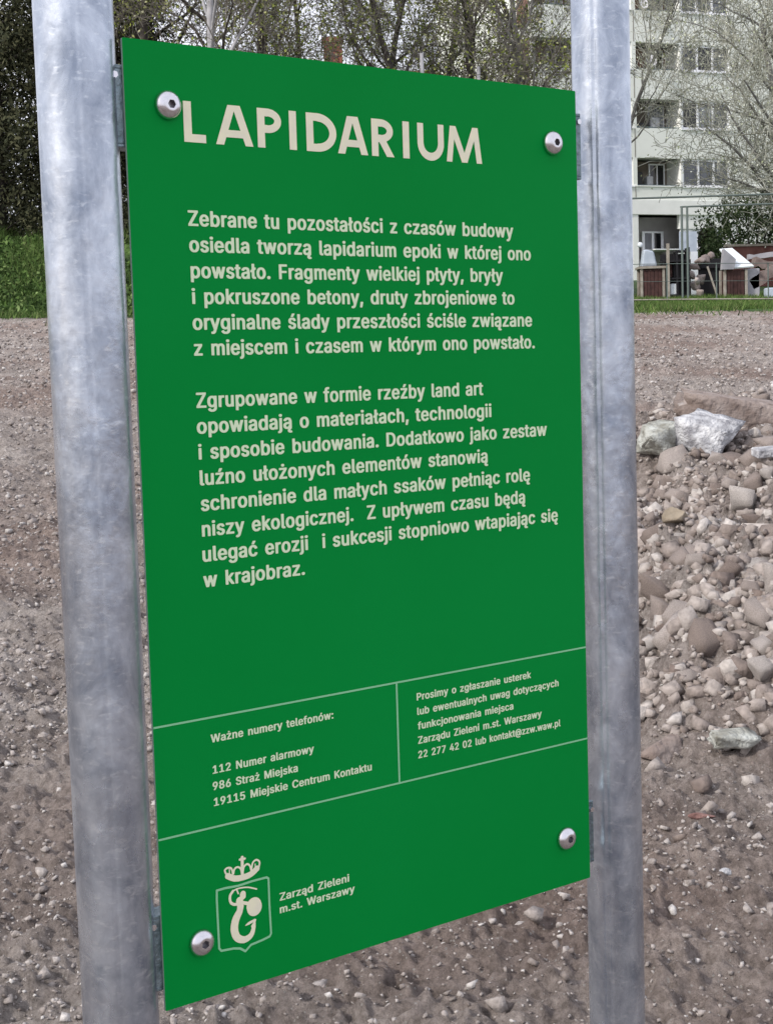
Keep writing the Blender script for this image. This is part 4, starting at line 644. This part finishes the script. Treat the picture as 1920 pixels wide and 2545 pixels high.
# ------------------------------------------------------------------ trees
M['bark_dark'] = mat('dark_bark', (.028, .024, .022), .95, 0, (.085, .073, .064), 6, 4)
M['bark_grey'] = mat('grey_bark', (.13, .125, .12), .95, 0, (.24, .235, .225), 5, 4)
M['bark_pale'] = mat('pale_bark', (.24, .24, .25), .9, 0, (.42, .42, .44), 3, 5)
M['twig_brown'] = mat('brown_twigs', (.075, .066, .056), .95, 0, (.26, .24, .21), 2, 3)
M['twig_pale'] = mat('pale_twigs', (.20, .20, .155), .95, 0, (.56, .57, .50), 1.5, 3)
M['bud'] = rnd_mat('opening_buds', [(.08, .11, .02), (.17, .21, .035), (.30, .33, .09), (.48, .48, .32)], scale=3)
M['bud_pale'] = rnd_mat('pale_blossom_buds', [(.22, .25, .12), (.42, .47, .30), (.66, .69, .56), (.78, .79, .72)], scale=3)
M['ever'] = rnd_mat('evergreen_leaves', [(.018, .022, .012), (.038, .045, .022), (.065, .070, .034), (.11, .11, .06)], scale=2)
M['bush'] = rnd_mat('bush_leaves', [(.030, .060, .022), (.065, .11, .042), (.12, .17, .075), (.20, .25, .13)], scale=2)
def tubes_np(segs, n):
    """segs (m,8): p0 p1 r0 r1"""
    A = np.array(segs); m = len(A); d = A[:, 3:6] - A[:, 0:3]; d /= np.maximum(np.linalg.norm(d, axis=1, keepdims=True), 1e-9)
    h = np.where(np.abs(d[:, 2:3]) > .9, np.array([[1., 0, 0]]), np.array([[0, 0, 1.]])); u = np.cross(d, h); u /= np.linalg.norm(u, axis=1, keepdims=True); v = np.cross(d, u)
    V = []
    for e in (0, 1):
        for k in range(n):
            a = 2*np.pi*k/n; V.append(A[:, 3*e:3*e+3] + (u*np.cos(a) + v*np.sin(a)) * A[:, 6+e:7+e])
    V = np.stack(V, 1).reshape(-1, 3); b_ = (np.arange(m) * 2 * n)[:, None]; F = []
    for k in range(n): F.append(b_ + np.array([[k, (k+1) % n, n + (k+1) % n, n + k]]))
    return V, np.concatenate(F)
def leaves_np(P, S, rs_, aspect=.6):
    n = len(P); a = rs_.normal(size=(n, 3)); a /= np.linalg.norm(a, axis=1, keepdims=True); c = rs_.normal(size=(n, 3)); c -= a * (a*c).sum(1, keepdims=True); c /= np.linalg.norm(c, axis=1, keepdims=True)
    S = S[:, None]; V = np.stack([P - a*S, P + c*S*aspect, P + a*S, P - c*S*aspect], 1).reshape(-1, 3)
    F = np.arange(n*4).reshape(n, 4); return V, F
def grow(seed, H, r0, nl1=9, spread=.75, start=.3, lv=4, rise=.35, crooked=.16, twig_r=.008, lens=(.42, .5, .5, .5), kids=(7, 6, 5)):
    rq = np.random.RandomState(seed); limbs = []; twigs = []; tips = []
    def br(p, d, Ln, r, lev):
        ns_ = [9, 6, 4, 3, 2][lev]; pts = [p]; rr = [r]
        for i_ in range(ns_):
            d = d + rq.normal(0, crooked * (.5 if lev == 0 else 1), 3); d[2] += (rise * .12 if lev else .05); d /= np.linalg.norm(d)
            q = pts[-1] + d * Ln / ns_; r2 = r * (1 - .78 * (i_+1) / ns_) if lev else r * (1 - .6 * (i_+1) / ns_); r2 = max(r2, twig_r)
            (limbs if lev < 2 else twigs).append([*pts[-1], *q, rr[-1], r2]); pts.append(q); rr.append(r2)
        if lev >= lv: tips.append(pts[-1]); tips.append(pts[-2]); return
        nk = nl1 if lev == 0 else kids[lev-1]
        for k in range(nk):
            t = (start + (1 - start) * (k + rq.rand()) / nk) if lev == 0 else (.2 + .8 * (k + rq.rand()) / nk)
            f = t * ns_; i_ = min(int(f), ns_ - 1); q = pts[i_] + (pts[i_+1] - pts[i_]) * (f - i_)
            dd = (pts[i_+1] - pts[i_]); dd /= np.linalg.norm(dd); o_ = rq.normal(size=3); o_ -= dd * o_.dot(dd); o_ /= np.linalg.norm(o_)
            if lev == 0: o_[2] = abs(o_[2]) * .3
            nd = dd * (1 - spread * .6) + o_ * spread; nd[2] += rise * .35; nd /= np.linalg.norm(nd)
            br(q, nd, Ln * lens[lev] * rq.uniform(.7, 1.15) * (1.1 - .35 * t if lev == 0 else 1), rr[i_] * rq.uniform(.38, .6), lev + 1)
        tips.append(pts[-1])
    br(np.zeros(3) - [0, 0, .3], np.array([0, 0, 1.]), H * .9, r0, 0)
    return limbs, twigs, np.array(tips)
def tree_proto(name, seed, H, r0, bark, twig, budm, nb, bs, label, cat='tree', **kw):
    limbs, twigs, tips = grow(seed, H, r0, **kw); rq = np.random.RandomState(seed + 1)
    t = thing(name, label, cat); V, F = tubes_np(limbs, 7); link('trunk', np_mesh('trunk', V, F, [M[bark]], True), t)
    V, F = tubes_np(twigs, 3); link('crown', np_mesh('crown', V, F, [M[twig]]), t)
    if nb:
        P = tips[rq.randint(0, len(tips), nb)] + rq.normal(0, .16, (nb, 3)); V, F = leaves_np(P, rq.uniform(.5, 1.3, nb) * bs, rq)
        link('foliage', np_mesh('foliage', V, F, [M[budm]]), t)
    return t
def put(t, x_, y_, rz, sc_, label=None, group=None, first=False):
    c = t if first else copy_tree(t)
    c.location = (x_, y_, gz(x_, y_) - .1); c.rotation_euler = (0, 0, rz); c.scale = (sc_, sc_, sc_)
    if label: c['label'] = label
    if group: c['group'] = group
    return c
G1 = 'bare budding trees behind the sign'
LT = 'bare dark tree with yellow green buds among its like behind the sign'
TA = tree_proto('budding_tree', 21, 13.5, .20, 'bark_dark', 'twig_brown', 'bud', 5500, .055, LT, nl1=12, lv=4, kids=(7, 6, 4), twig_r=.009)
TB = tree_proto('budding_tree', 33, 12.5, .17, 'bark_dark', 'twig_brown', 'bud', 5000, .050, LT, nl1=11, lv=4, kids=(7, 6, 4), twig_r=.009, spread=.62, crooked=.2)
TC = tree_proto('budding_tree', 47, 12.0, .16, 'bark_grey', 'twig_brown', 'bud', 3800, .050, LT, nl1=12, lv=4, kids=(7, 6, 4), twig_r=.009, spread=.55, start=.2)
spots = [(TA,-6.6,49,.3,1.0),(TB,-5.2,46,2.0,1.05),(TA,-3.4,51,1.2,1.1),(TB,-2.0,57,.8,.98),(TA,.2,55,3.0,.95),
         (TB,1.2,49,.2,1.0),(TC,2.1,58,2.4,1.1),(TA,3.1,52,4.4,1.05),(TC,4.9,50,1.0,1.0),(TB,6.1,55,5.5,1.0),(TA,-8.2,56,2.6,1.15),]
seen = set()
for t, x_, y_, rz, sc_ in spots:
    put(t, x_, y_, rz, sc_, LT, G1, first=(t.name not in seen)); seen.add(t.name)
# pale trunk (birch) left of the middle
TP = tree_proto('birch_tree', 61, 13, .17, 'bark_pale', 'twig_brown', 'bud', 1500, .045, 'pale grey trunked birch rising behind the top left of the sign', nl1=9, lv=4, kids=(6, 5, 4), twig_r=.008, start=.55, crooked=.06, spread=.5)
put(TP, -4.30, 43.5, 0, 1.0, first=True)
# thin budding tree whose twigs cross the left balconies
TS = tree_proto('slender_tree', 71, 12, .12, 'bark_grey', 'twig_pale', 'bud_pale', 3000, .05, 'slender budding tree beside the right post in front of the balconies', nl1=11, lv=4, kids=(7, 6, 4), twig_r=.008, start=.25, spread=.5)
put(TS, 8.1, 57, 1.0, .98, first=True)
# pale bare tree at the right edge
TR_ = tree_proto('pale_bare_tree', 83, 13.5, .24, 'bark_grey', 'twig_pale', 'bud_pale', 6500, .048, 'wide pale bare tree at the right edge in front of the apartment block', nl1=16, lv=4, kids=(9, 7, 5), twig_r=.012, start=.08, spread=.85, rise=.5, lens=(.55, .5, .5, .5))
put(TR_, 14.3, 57, .6, 1.02, first=True)
put(TR_, 15.3, 54, 3.6, .80, 'smaller pale bare tree at the right edge, nearer than the wide one')
# evergreens filling the left edge and the gap beside the left post
def evergreen(seed, H, rad, n_):
    rq = np.random.RandomState(seed); t = thing('evergreen_tree', '', 'tree')
    b = MB(); b.tube([(0, 0, -.4), (.1, 0, H*.4), (0, .1, H*.9)], [.24, .16, .04], 8); b.build('trunk', M['bark_dark'], t, True)
    segs = []; K = 150; C_ = []
    for k in range(K):
        z_ = H * rq.uniform(.02, .98); rr = rad * (1 - (z_/H)**1.7 * .8) * rq.uniform(.25, 1.0); a = rq.uniform(0, 6.283); q = np.array([rr*math.cos(a), rr*math.sin(a), z_])
        segs.append([0, 0, max(0, z_ - .5), *q, .04, .012]); C_.append(q)
    V, F = tubes_np(segs, 4); link('branches', np_mesh('branches', V, F, [M['bark_dark']]), t)
    C_ = np.array(C_); P = C_[rq.randint(0, K, n_)] + rq.normal(0, .36, (n_, 3)) * [1, 1, .9]
    V, F = leaves_np(P, rq.uniform(.04, .11, n_), rq, .45); link('foliage', np_mesh('foliage', V, F, [M['ever']]), t)
    return t
EV = evergreen(5, 13.5, 2.6, 42000)
ev_l = ['dark evergreen tree at the left edge of the photo, foremost of its row', 'dark evergreen tree half hidden by the left post', 'dark evergreen tree seen in the gap between left post and sign', 'dark evergreen tree standing farthest back at the left edge', 'dark evergreen tree behind the upper left corner of the sign']
for i_, (x_, y_, rz, sc_) in enumerate([(-12.0, 50, 0, 1.05), (-10.0, 52, 2, 1.0), (-7.9, 52.5, 4, .78), (-14.3, 56, 1, 1.15), (-9.6, 58, 3, 1.05)]):
    put(EV, x_, y_, rz, sc_, ev_l[i_], 'dark evergreen trees on the left', first=(i_ == 0))
def bush(name, label, x_, y_, rx_, ry_, h_, n_, mt, seed, ls=(.03, .09)):
    rq = np.random.RandomState(seed); t = thing(name, label, 'bush', (x_, y_, gz(x_, y_)))
    q = rq.normal(size=(n_, 3)); q /= np.linalg.norm(q, axis=1, keepdims=True); r = rq.uniform(.45, 1, (n_, 1))**.5
    P = q * r; lump = 1 + .35 * np.sin(q[:, :1]*5 + seed) * np.cos(q[:, 1:2]*4 + q[:, 2:]*5)
    P = P * lump * [rx_, ry_, h_/2] + [0, 0, h_/2]; V, F = leaves_np(P, rq.uniform(*ls, n_), rq, .55)
    segs = [[0, 0, -.1, *(np.array([rx_*.6, ry_*.6, h_*.8]) * [math.cos(a), math.sin(a), 1]), .035, .012] for a in np.arange(0, 6.28, .5)]
    Vs, Fs = tubes_np(segs, 4); link('stems', np_mesh('stems', Vs, Fs, [M['bark_dark']]), t); link('foliage', np_mesh('foliage', V, F, [M[mt]]), t)
    return t
bush('green_bush', 'grey green leafy bush in front of the block at the right edge', 13.7, 58, 1.75, 1.3, 3.2, 9000, 'bush', 3)
bush('dark_bush', 'small dark bush right of the ground floor windows', 12.6, 60, .45, .5, 2.2, 2500, 'ever', 4)
bush('hedge_bush', 'dark low bush on the bank at the far left', -9.0, 48.5, 1.6, .9, 1.5, 5000, 'ever', 6)
bush('bank_bush', 'dark low bush on the bank in the gap beside the left post', -6.6, 46.5, .8, .8, 1.6, 3500, 'ever', 7)

# ------------------------------------------------------------------ grass and weeds
def blades(name, X_, Y_, Hh, rs_, cols, label, wd=.012, lean=.5):
    n = len(X_); Z_ = grassz(X_, Y_); a = rs_.uniform(0, 6.28, n); Wv = np.stack([np.cos(a), np.sin(a), 0*a], 1) * (wd * rs_.uniform(.6, 1.5, n))[:, None]
    P = np.stack([X_, Y_, Z_ - .01], 1); T = P + np.stack([rs_.normal(0, lean, n) * Hh, rs_.normal(0, lean, n) * Hh, Hh], 1)
    V = np.stack([P - Wv, P + Wv, T], 1).reshape(-1, 3); F = np.arange(3*n).reshape(n, 3)
    return tag(link(name, np_mesh(name, V, F, [cols])), label, 'grass', kind='stuff')
M['blade'] = rnd_mat('grass_blades', [(.035, .075, .014), (.065, .125, .024), (.095, .165, .036), (.17, .19, .08)], scale=1.5)
M['weed'] = rnd_mat('weed_leaves', [(.024, .050, .011), (.050, .098, .020), (.085, .150, .032), (.14, .20, .07)], scale=1.2)
n = 34000; X_ = rs.uniform(5.6, 13.5, n); Y_ = 39.2 - .10*X_ + rs.beta(1, 1.6, n) * 13 + .3
blades('grass', X_, Y_, rs.uniform(.05, .16, n), rs, M['blade'], 'bright green grass strip between bare soil and the fenced yard', .010)
n = 24000; X_ = rs.uniform(-12.5, -5.0, n); Y_ = 39.2 - .10*X_ + rs.uniform(.2, 12, n)
k = rs.rand(n) < np.clip(.7 + 1.3 * vn(X_*.9, Y_*.9, 41), .1, 1); X_, Y_ = X_[k], Y_[k]; Z_ = grassz(X_, Y_)
V, F = leaves_np(np.stack([X_, Y_, Z_ + rs.uniform(0, .22, len(X_))], 1), rs.uniform(.035, .11, len(X_)), rs, .5)
tag(link('weeds', np_mesh('weeds', V, F, [M['weed']])), 'leafy green weeds and nettles covering the bank on the left', 'weeds', kind='stuff')
n = 26000; X_ = rs.uniform(-12.5, -5.0, n); Y_ = 39.2 - .10*X_ + rs.beta(1.3, 1.1, n) * 13
k = rs.rand(n) < np.clip(.6 + 1.6 * vn(X_*.8, Y_*.8, 43), 0, 1); X_, Y_ = X_[k], Y_[k]
blades('grass', X_, Y_, rs.uniform(.10, .42, len(X_)) * (.5 + sstep(40, 47, Y_)), rs, M['blade'], 'taller uneven green grass on the bank at the left edge', .012, .45)

n = 5000; X_ = np.concatenate([rs.uniform(-12.5, -5.0, n//2), rs.uniform(5.6, 13.5, n//2)]); Y_ = 39.2 - .10*X_ + .4 - rs.exponential(.7, n)
k = vn(X_*1.6, Y_*1.1, 44) > -.05; X_, Y_ = X_[k], Y_[k]
blades('grass', X_, Y_, rs.uniform(.10, .24, len(X_)), rs, M['blade'], 'ragged outlying grass tufts thinning out over the edge of the soil', .013, .6)

# ------------------------------------------------------------------ fenced yard with the lapidarium pieces on the right
M['wood_dark'] = mat('dark_red_boards', (.035, .014, .013), .85, 0, (.075, .032, .028), 7, 5)
M['wood_pale'] = mat('pale_board', (.24, .215, .18), .85, 0, (.36, .33, .29), 6, 4)
M['white_sheet'] = mat('white_sheet_metal', (.66, .72, .76), .45, .1, (.76, .80, .84), 3, 3)
M['grey_sheet'] = mat('grey_sheet', (.30, .30, .33), .7, 0, (.38, .37, .40), 4, 3)
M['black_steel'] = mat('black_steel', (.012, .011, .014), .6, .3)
M['pipe'] = mat('grey_green_pipe', (.12, .15, .14), .6, .3)
M['red_wall'] = mat('dark_red_brick_wall', (.105, .038, .034), .9, 0, (.17, .075, .065), 3, 5, .3, 12)
M['pink_rubble'] = rnd_mat('pinkish_rubble', [(.20, .155, .145), (.31, .26, .245), (.42, .37, .355)], per='object', bump=.4, bscale=12, scale=5)
M['blue_sheet'] = mat('blue_grey_sheet', (.36, .42, .50), .6, 0, (.46, .52, .60), 4, 3)
def planked_box(name, label, x_, y_, w_, d_, h_, rz=0, lid=True):
    t = thing(name, label, 'crate', (x_, y_, gz(x_, y_) - .03), rz); n_ = 5
    for k in range(n_):
        for yy in (-d_/2, d_/2 - .025):
            b = MB(); x0 = -w_/2 + k*w_/n_; b.box((x0 + .006, yy, .03), (x0 + w_/n_ - .006, yy + .025, h_)); b.build('board', M['wood_dark'], t)
    for xx in (-w_/2 - .03, w_/2):
        b = MB(); b.box((xx, -d_/2 + .03, .03), (xx + .028, d_/2 - .03, h_)); b.build('side_panel', M['wood_dark'], t)
    for xx, yy in ((-w_/2 - .09, -d_/2 - .03), (w_/2 + .02, -d_/2 - .03), (-w_/2 - .09, d_/2 - .05), (w_/2 + .02, d_/2 - .05)):
        b = MB(); b.box((xx, yy, 0), (xx + .075, yy + .08, h_ + .02)); b.build('corner_post', M['wood_pale'], t)
    if lid: b = MB(); b.box((-w_/2 - .14, -d_/2 - .08, h_ + .022), (w_/2 + .14, d_/2 + .08, h_ + .09)); b.build('lid', M['wood_pale'], t)
    return t
planked_box('planked_crate', 'dark red planked crate with pale corner posts next to the right post', 8.30, 48.0, .56, .6, .90)
planked_box('planked_crate', 'dark planked crate under the tilted white sheet', 10.82, 48.0, .54, .6, .84, 0, False)
b = MB(); 
q4 = [(-.14, .32, .62), (.24, .30, .64), (.74, -.42, .03), (.16, -.40, 0)]; b = MB(); b.add(q4 + [(p[0], p[1] + .02, p[2] - .04) for p in q4], [(3,2,1,0),(4,5,6,7),(0,1,5,4),(1,2,6,5),(2,3,7,6),(3,0,4,7)])
o = b.build('white_sheet', M['white_sheet'], None, loc=(10.62, 48.0, gz(10.9, 48) + .88))
tag(o, 'tilted white metal sheet lying on the dark planked crate', 'sheet')
b = MB(); b.add([(-.36, 0, 0), (.0, 0, 0), (.06, 0, .30), (-.30, 0, .62), (-.36, .3, 0), (.0, .3, 0), (.06, .3, .30), (-.30, .3, .62)], [(0,1,2,3),(7,6,5,4),(0,4,5,1),(1,5,6,2),(2,6,7,3),(3,7,4,0)])
o = b.build('grey_wedge', M['grey_sheet'], None, loc=(10.75, 47.55, gz(10.7, 47.5) + .86)); tag(o, 'grey wedge shaped slab under the left edge of the white sheet', 'slab')
b = MB(); b.box((-.06, -.15, 0), (.40, .15, .88)); o = b.build('grey_pillar', M['grey_sheet'], None, loc=(11.20, 48.0, gz(11.2, 48) - .03), bevel=.02); tag(o, 'stubby grey concrete pillar right of the dark planked crate', 'pillar')
def tilted_slab(name, label, x_, y_, z_, L_, T_, W2, ang, mt, rz=0, jag=.08, seed=1):
    rq = np.random.RandomState(seed); b = MB(); n_ = 7; up = []; lo = []
    for i_ in range(n_ + 1): up.append((-L_/2 + L_*i_/n_ + rq.uniform(-jag, jag)*.4, T_/2 + rq.uniform(-jag, jag))); lo.append((L_/2 - L_*i_/n_ + rq.uniform(-jag, jag)*.4, -T_/2 + rq.uniform(-jag, jag)))
    P = up + lo; m_ = len(P); b.v = [(p[0], -W2/2, p[1]) for p in P] + [(p[0], W2/2, p[1]) for p in P]
    b.f = [tuple(range(m_))[::1], tuple(range(m_, 2*m_))[::-1]] + [(i_, i_ + m_, (i_+1) % m_ + m_, (i_+1) % m_) for i_ in range(m_)]; b.m = [0]*(m_+2)
    o = b.build(name, M[mt], None, loc=(x_, y_, gz(x_, y_) + z_)); o.rotation_euler = (0, R_(-ang), rz); return tag(o, label, 'slab')
M['slab_brown'] = mat('brown_pink_slab', (.13, .095, .087), .9, 0, (.24, .19, .175), 4, 5, .5, 14)
tilted_slab('broken_slab', 'brown pink broken concrete slab leaning up to the right at the right edge', 11.75, 48.1, .62, .95, .32, .5, 28, 'slab_brown', 0, .05, 2)
tilted_slab('broken_slab', 'darker broken slab behind the leaning brown pink one', 12.1, 48.9, .95, .9, .28, .5, -12, 'slab_brown', 0, .05, 5)
b = MB(); b.box((-.35, -.2, 0), (.35, .2, .30)); o = b.build('pale_trough', M['blue_sheet'], None, loc=(11.95, 47.2, gz(11.95, 47.2)), bevel=.03); tag(o, 'pale teal trough in the grass at the right edge', 'trough')
# black frame (small gate or rack)
t = thing('black_frame', 'black steel frame with shelves standing between the two planked crates', 'frame', (9.08, 48.1, gz(9.08, 48.1) - .05))
for xx, hh in ((-.40, 1.25), (.0, 1.50), (.36, 1.58)):
    for yy in (-.22, .22): b = MB(); b.box((xx - .03, yy - .03, 0), (xx + .03, yy + .03, hh)); b.build('upright', M['black_steel'], t)
for zz_, x0, x1 in ((.10, -.43, .39), (.62, -.43, .39), (1.15, -.43, .39), (1.45, -.03, .39)):
    b = MB(); b.box((x0, -.26, zz_), (x1, .26, zz_ + .05)); b.build('shelf', M['black_steel'], t)
b = MB(); b.box((-.42, .27, .1), (.38, .30, 1.42)); b.build('back_panel', M['black_steel'], t)
b = MB(); b.box((-.38, .05, .70), (-.10, .09, 1.14)); b.build('back_panel', M['wood_dark'], t)
b = MB(); b.box((-.11, -.16, 0), (.11, .16, .34)); o = b.build('white_canister', M['white_sheet'], None, bevel=.03, loc=(8.98, 48.05, gz(9, 48) + .11)); tag(o, 'small whitish canister on the bottom shelf of the black frame', 'canister')
b = MB(); b.box((-.04, -.04, 0), (.04, .04, 1.72)); o = b.build('pale_stake', M['wood_pale'], None, loc=(8.74, 47.5, gz(8.74, 47.5) - .05)); tag(o, 'pale wooden stake just left of the black frame', 'stake')
b = MB(); b.add([(-.26, -.2, 0), (.22, -.2, 0), (.12, -.2, .46), (-.18, -.2, .52), (-.26, .2, 0), (.22, .2, 0), (.12, .2, .46), (-.18, .2, .52)], [(0,1,2,3),(7,6,5,4),(0,4,5,1),(1,5,6,2),(2,6,7,3),(3,7,4,0)])
o = b.build('blue_cover', M['blue_sheet'], None, loc=(8.25, 48.0, gz(8.25, 48) + .965), bevel=.04); tag(o, 'crumpled blue grey cover lying on the crate next to the right post', 'cover')
V, F = rock(np.random.RandomState(5), I2, 3, .01, (1, 1, 1), (.9, .98)); o = link('white_ball', np_mesh('white_ball', V*.085, F, [M['white_sheet']], True), None, (8.02, 48.2, gz(8.0, 48.2) + 1.62))
tag(o, 'small white ball shaped lamp above the blue grey cover', 'lamp')
b = MB(); b.tube([(8.02, 48.2, gz(8, 48.2) - .1), (8.02, 48.2, gz(8.0, 48.2) + 1.54)], .02, 6); o2 = b.build('lamp_stake', M['black_steel']); tag(o2, 'thin black stake carrying the small white ball lamp', 'stake')
# pale sign board behind the frame
t = thing('pale_board', 'light blue board on legs in front of the ground floor windows', 'board', (9.85, 49.5, gz(9.85, 49.5)))
b = MB(); b.box((-.38, 0, 1.42), (.18, .03, 2.05)); b.build('board_face', M['blue_sheet'], t); b = MB(); b.box((-.02, .0, .0), (.20, .028, 1.42)); b.build('leg', M['white_sheet'], t)
# loose pinkish concrete pieces and leaning stakes
rb = [np_mesh('concrete_piece', *shard(np.random.RandomState(200 + q), 9, (1.05, .9, .8), 2), [M['pink_rubble']]) for q in range(5)]
for k, (x_, y_, z_, r_) in enumerate([(9.75, 48.6, .95, .20), (9.62, 48.4, .70, .17), (9.86, 48.3, .55, .19), (9.68, 48.1, .35, .18), (9.95, 48.7, 1.12, .17), (10.15, 48.9, 1.15, .18), (9.80, 48.0, .15, .16), (10.35, 49.0, 1.28, .16), (9.70, 47.9, .52, .13)]):
    o = link('concrete_piece', rb[k % 5], None, (x_, y_, gz(x_, y_) + z_)); o.scale = (r_*.85, r_*.85, r_*.7); o.rotation_euler = (k, k*.7, k*1.3)
    tag(o, 'pinkish broken concrete piece in the small pile right of the black frame', 'concrete piece', 'pinkish concrete pieces piled right of the black frame')
for x_, a, lb in ((10.30, -18, 'pale leaning stake left of the white sheet'), (10.52, 6, 'upright pale stake tight against the crate with the white sheet')):
    b = MB(); b.box((-.025, -.025, 0), (.025, .025, 1.0)); o = b.build('leaning_stake', M['wood_pale'], None, loc=(x_, 47.8, gz(x_, 47.8))); o.rotation_euler = (0, R_(a), 0); tag(o, lb, 'stake')
b = MB(); b.box((-.75, -.4, 0), (.70, .5, .95)); b.box((-.9, -.5, .95), (.8, .6, 1.25)); o = b.build('dark_shed', M['black_steel'], None, loc=(10.3, 50.2, gz(10.3, 50.2) - .1)); tag(o, 'low dark shed behind the leaning stakes', 'shed')  # walls and top share one near-black colour
# brick wall with a coping
t = thing('brick_wall', 'long dark red brick wall behind the crates at the right edge', 'wall', (13.6, 56, gz(13.6, 56) - .1), R_(4))
b = MB(); b.box((-1.2, 0, 0), (7, .25, 1.60)); b.build('brickwork', M['red_wall'], t); b = MB(); b.box((-1.25, -.05, 1.60), (7.05, .30, 1.68)); b.build('coping', M['wood_pale'], t)
tilted_slab('grey_beam', 'grey concrete beam lying before the dark red brick wall', 12.25, 49.8, 1.25, 1.1, .14, .3, 4, 'grey_sheet', 0, .02, 8)
# low wire fence and tall pipe frames
t = thing('wire_fence', 'low thin wire fence along the grass strip in front of the crates', 'fence', (0, 0, 0))
FX = [7.0, 7.95, 9.32, 10.75, 12.2, 13.7, 15.2]
for x_ in FX:
    b = MB(); z_ = gz(x_, 43.4); b.tube([(x_, 43.4, z_ - .2), (x_, 43.4, z_ + 1.1)], .018, 6); b.build('post', M['pipe'], t)
for h_, r_ in ((.10, .022), (.60, .007), (1.08, .010)):
    b = MB(); b.tube([(x_, 43.37, gz(x_, 43.4) + h_) for x_ in FX], r_, 5); b.build('rail' if h_ == .10 else 'wire', M['wood_pale'] if h_ == .10 else M['pipe'], t)
t = thing('pipe_frame', 'tall grey pipe frame with two close posts in front of the ground floor', 'pipe frame', (9.0, 46.5, gz(9.0, 46.5)))
ztop = 6.10 - gz(9.0, 46.5)
for xx in (-.02, .14): b = MB(); b.tube([(xx, 0, -.2), (xx, 0, ztop)], .034, 8); b.build('post', M['pipe'], t)
b = MB(); b.tube([(-.06, 0, ztop), (14.5, 0, ztop + .04)], .026, 8); b.build('top_rail', M['pipe'], t)
b = MB(); b.tube([(14.4, 0, -.8), (14.4, 0, ztop)], .034, 8); b.build('post', M['pipe'], t)
t = thing('pipe_frame', 'higher grey pipe frame running left from the bare tree behind the right post', 'pipe frame', (8.0, 47.5, gz(8, 47.5)))
z2 = 6.48 - gz(8, 47.5)
b = MB(); b.tube([(-6, 0, z2), (9.2, 0, z2 + .02)], .030, 8); b.build('top_rail', M['pipe'], t)
for xx in (-6, 9.2): b = MB(); b.tube([(xx, 0, -.8), (xx, 0, z2)], .034, 8); b.build('post', M['pipe'], t)
# two slim pale poles that show just above the sign
for x_, lb in ((1.42, 'slim pale concrete pole showing above the sign, left of two'), (3.05, 'slim pale concrete pole showing above the sign, right of two')):
    b = MB(); z_ = gz(x_, 43.4); b.tube([(x_, 46, z_ - .3), (x_, 46, z_ + (7.35 if x_ < 2 else 6.95))], [.075, .055], 10); o = b.build('concrete_pole', M['bark_pale'], None, True); tag(o, lb, 'pole')
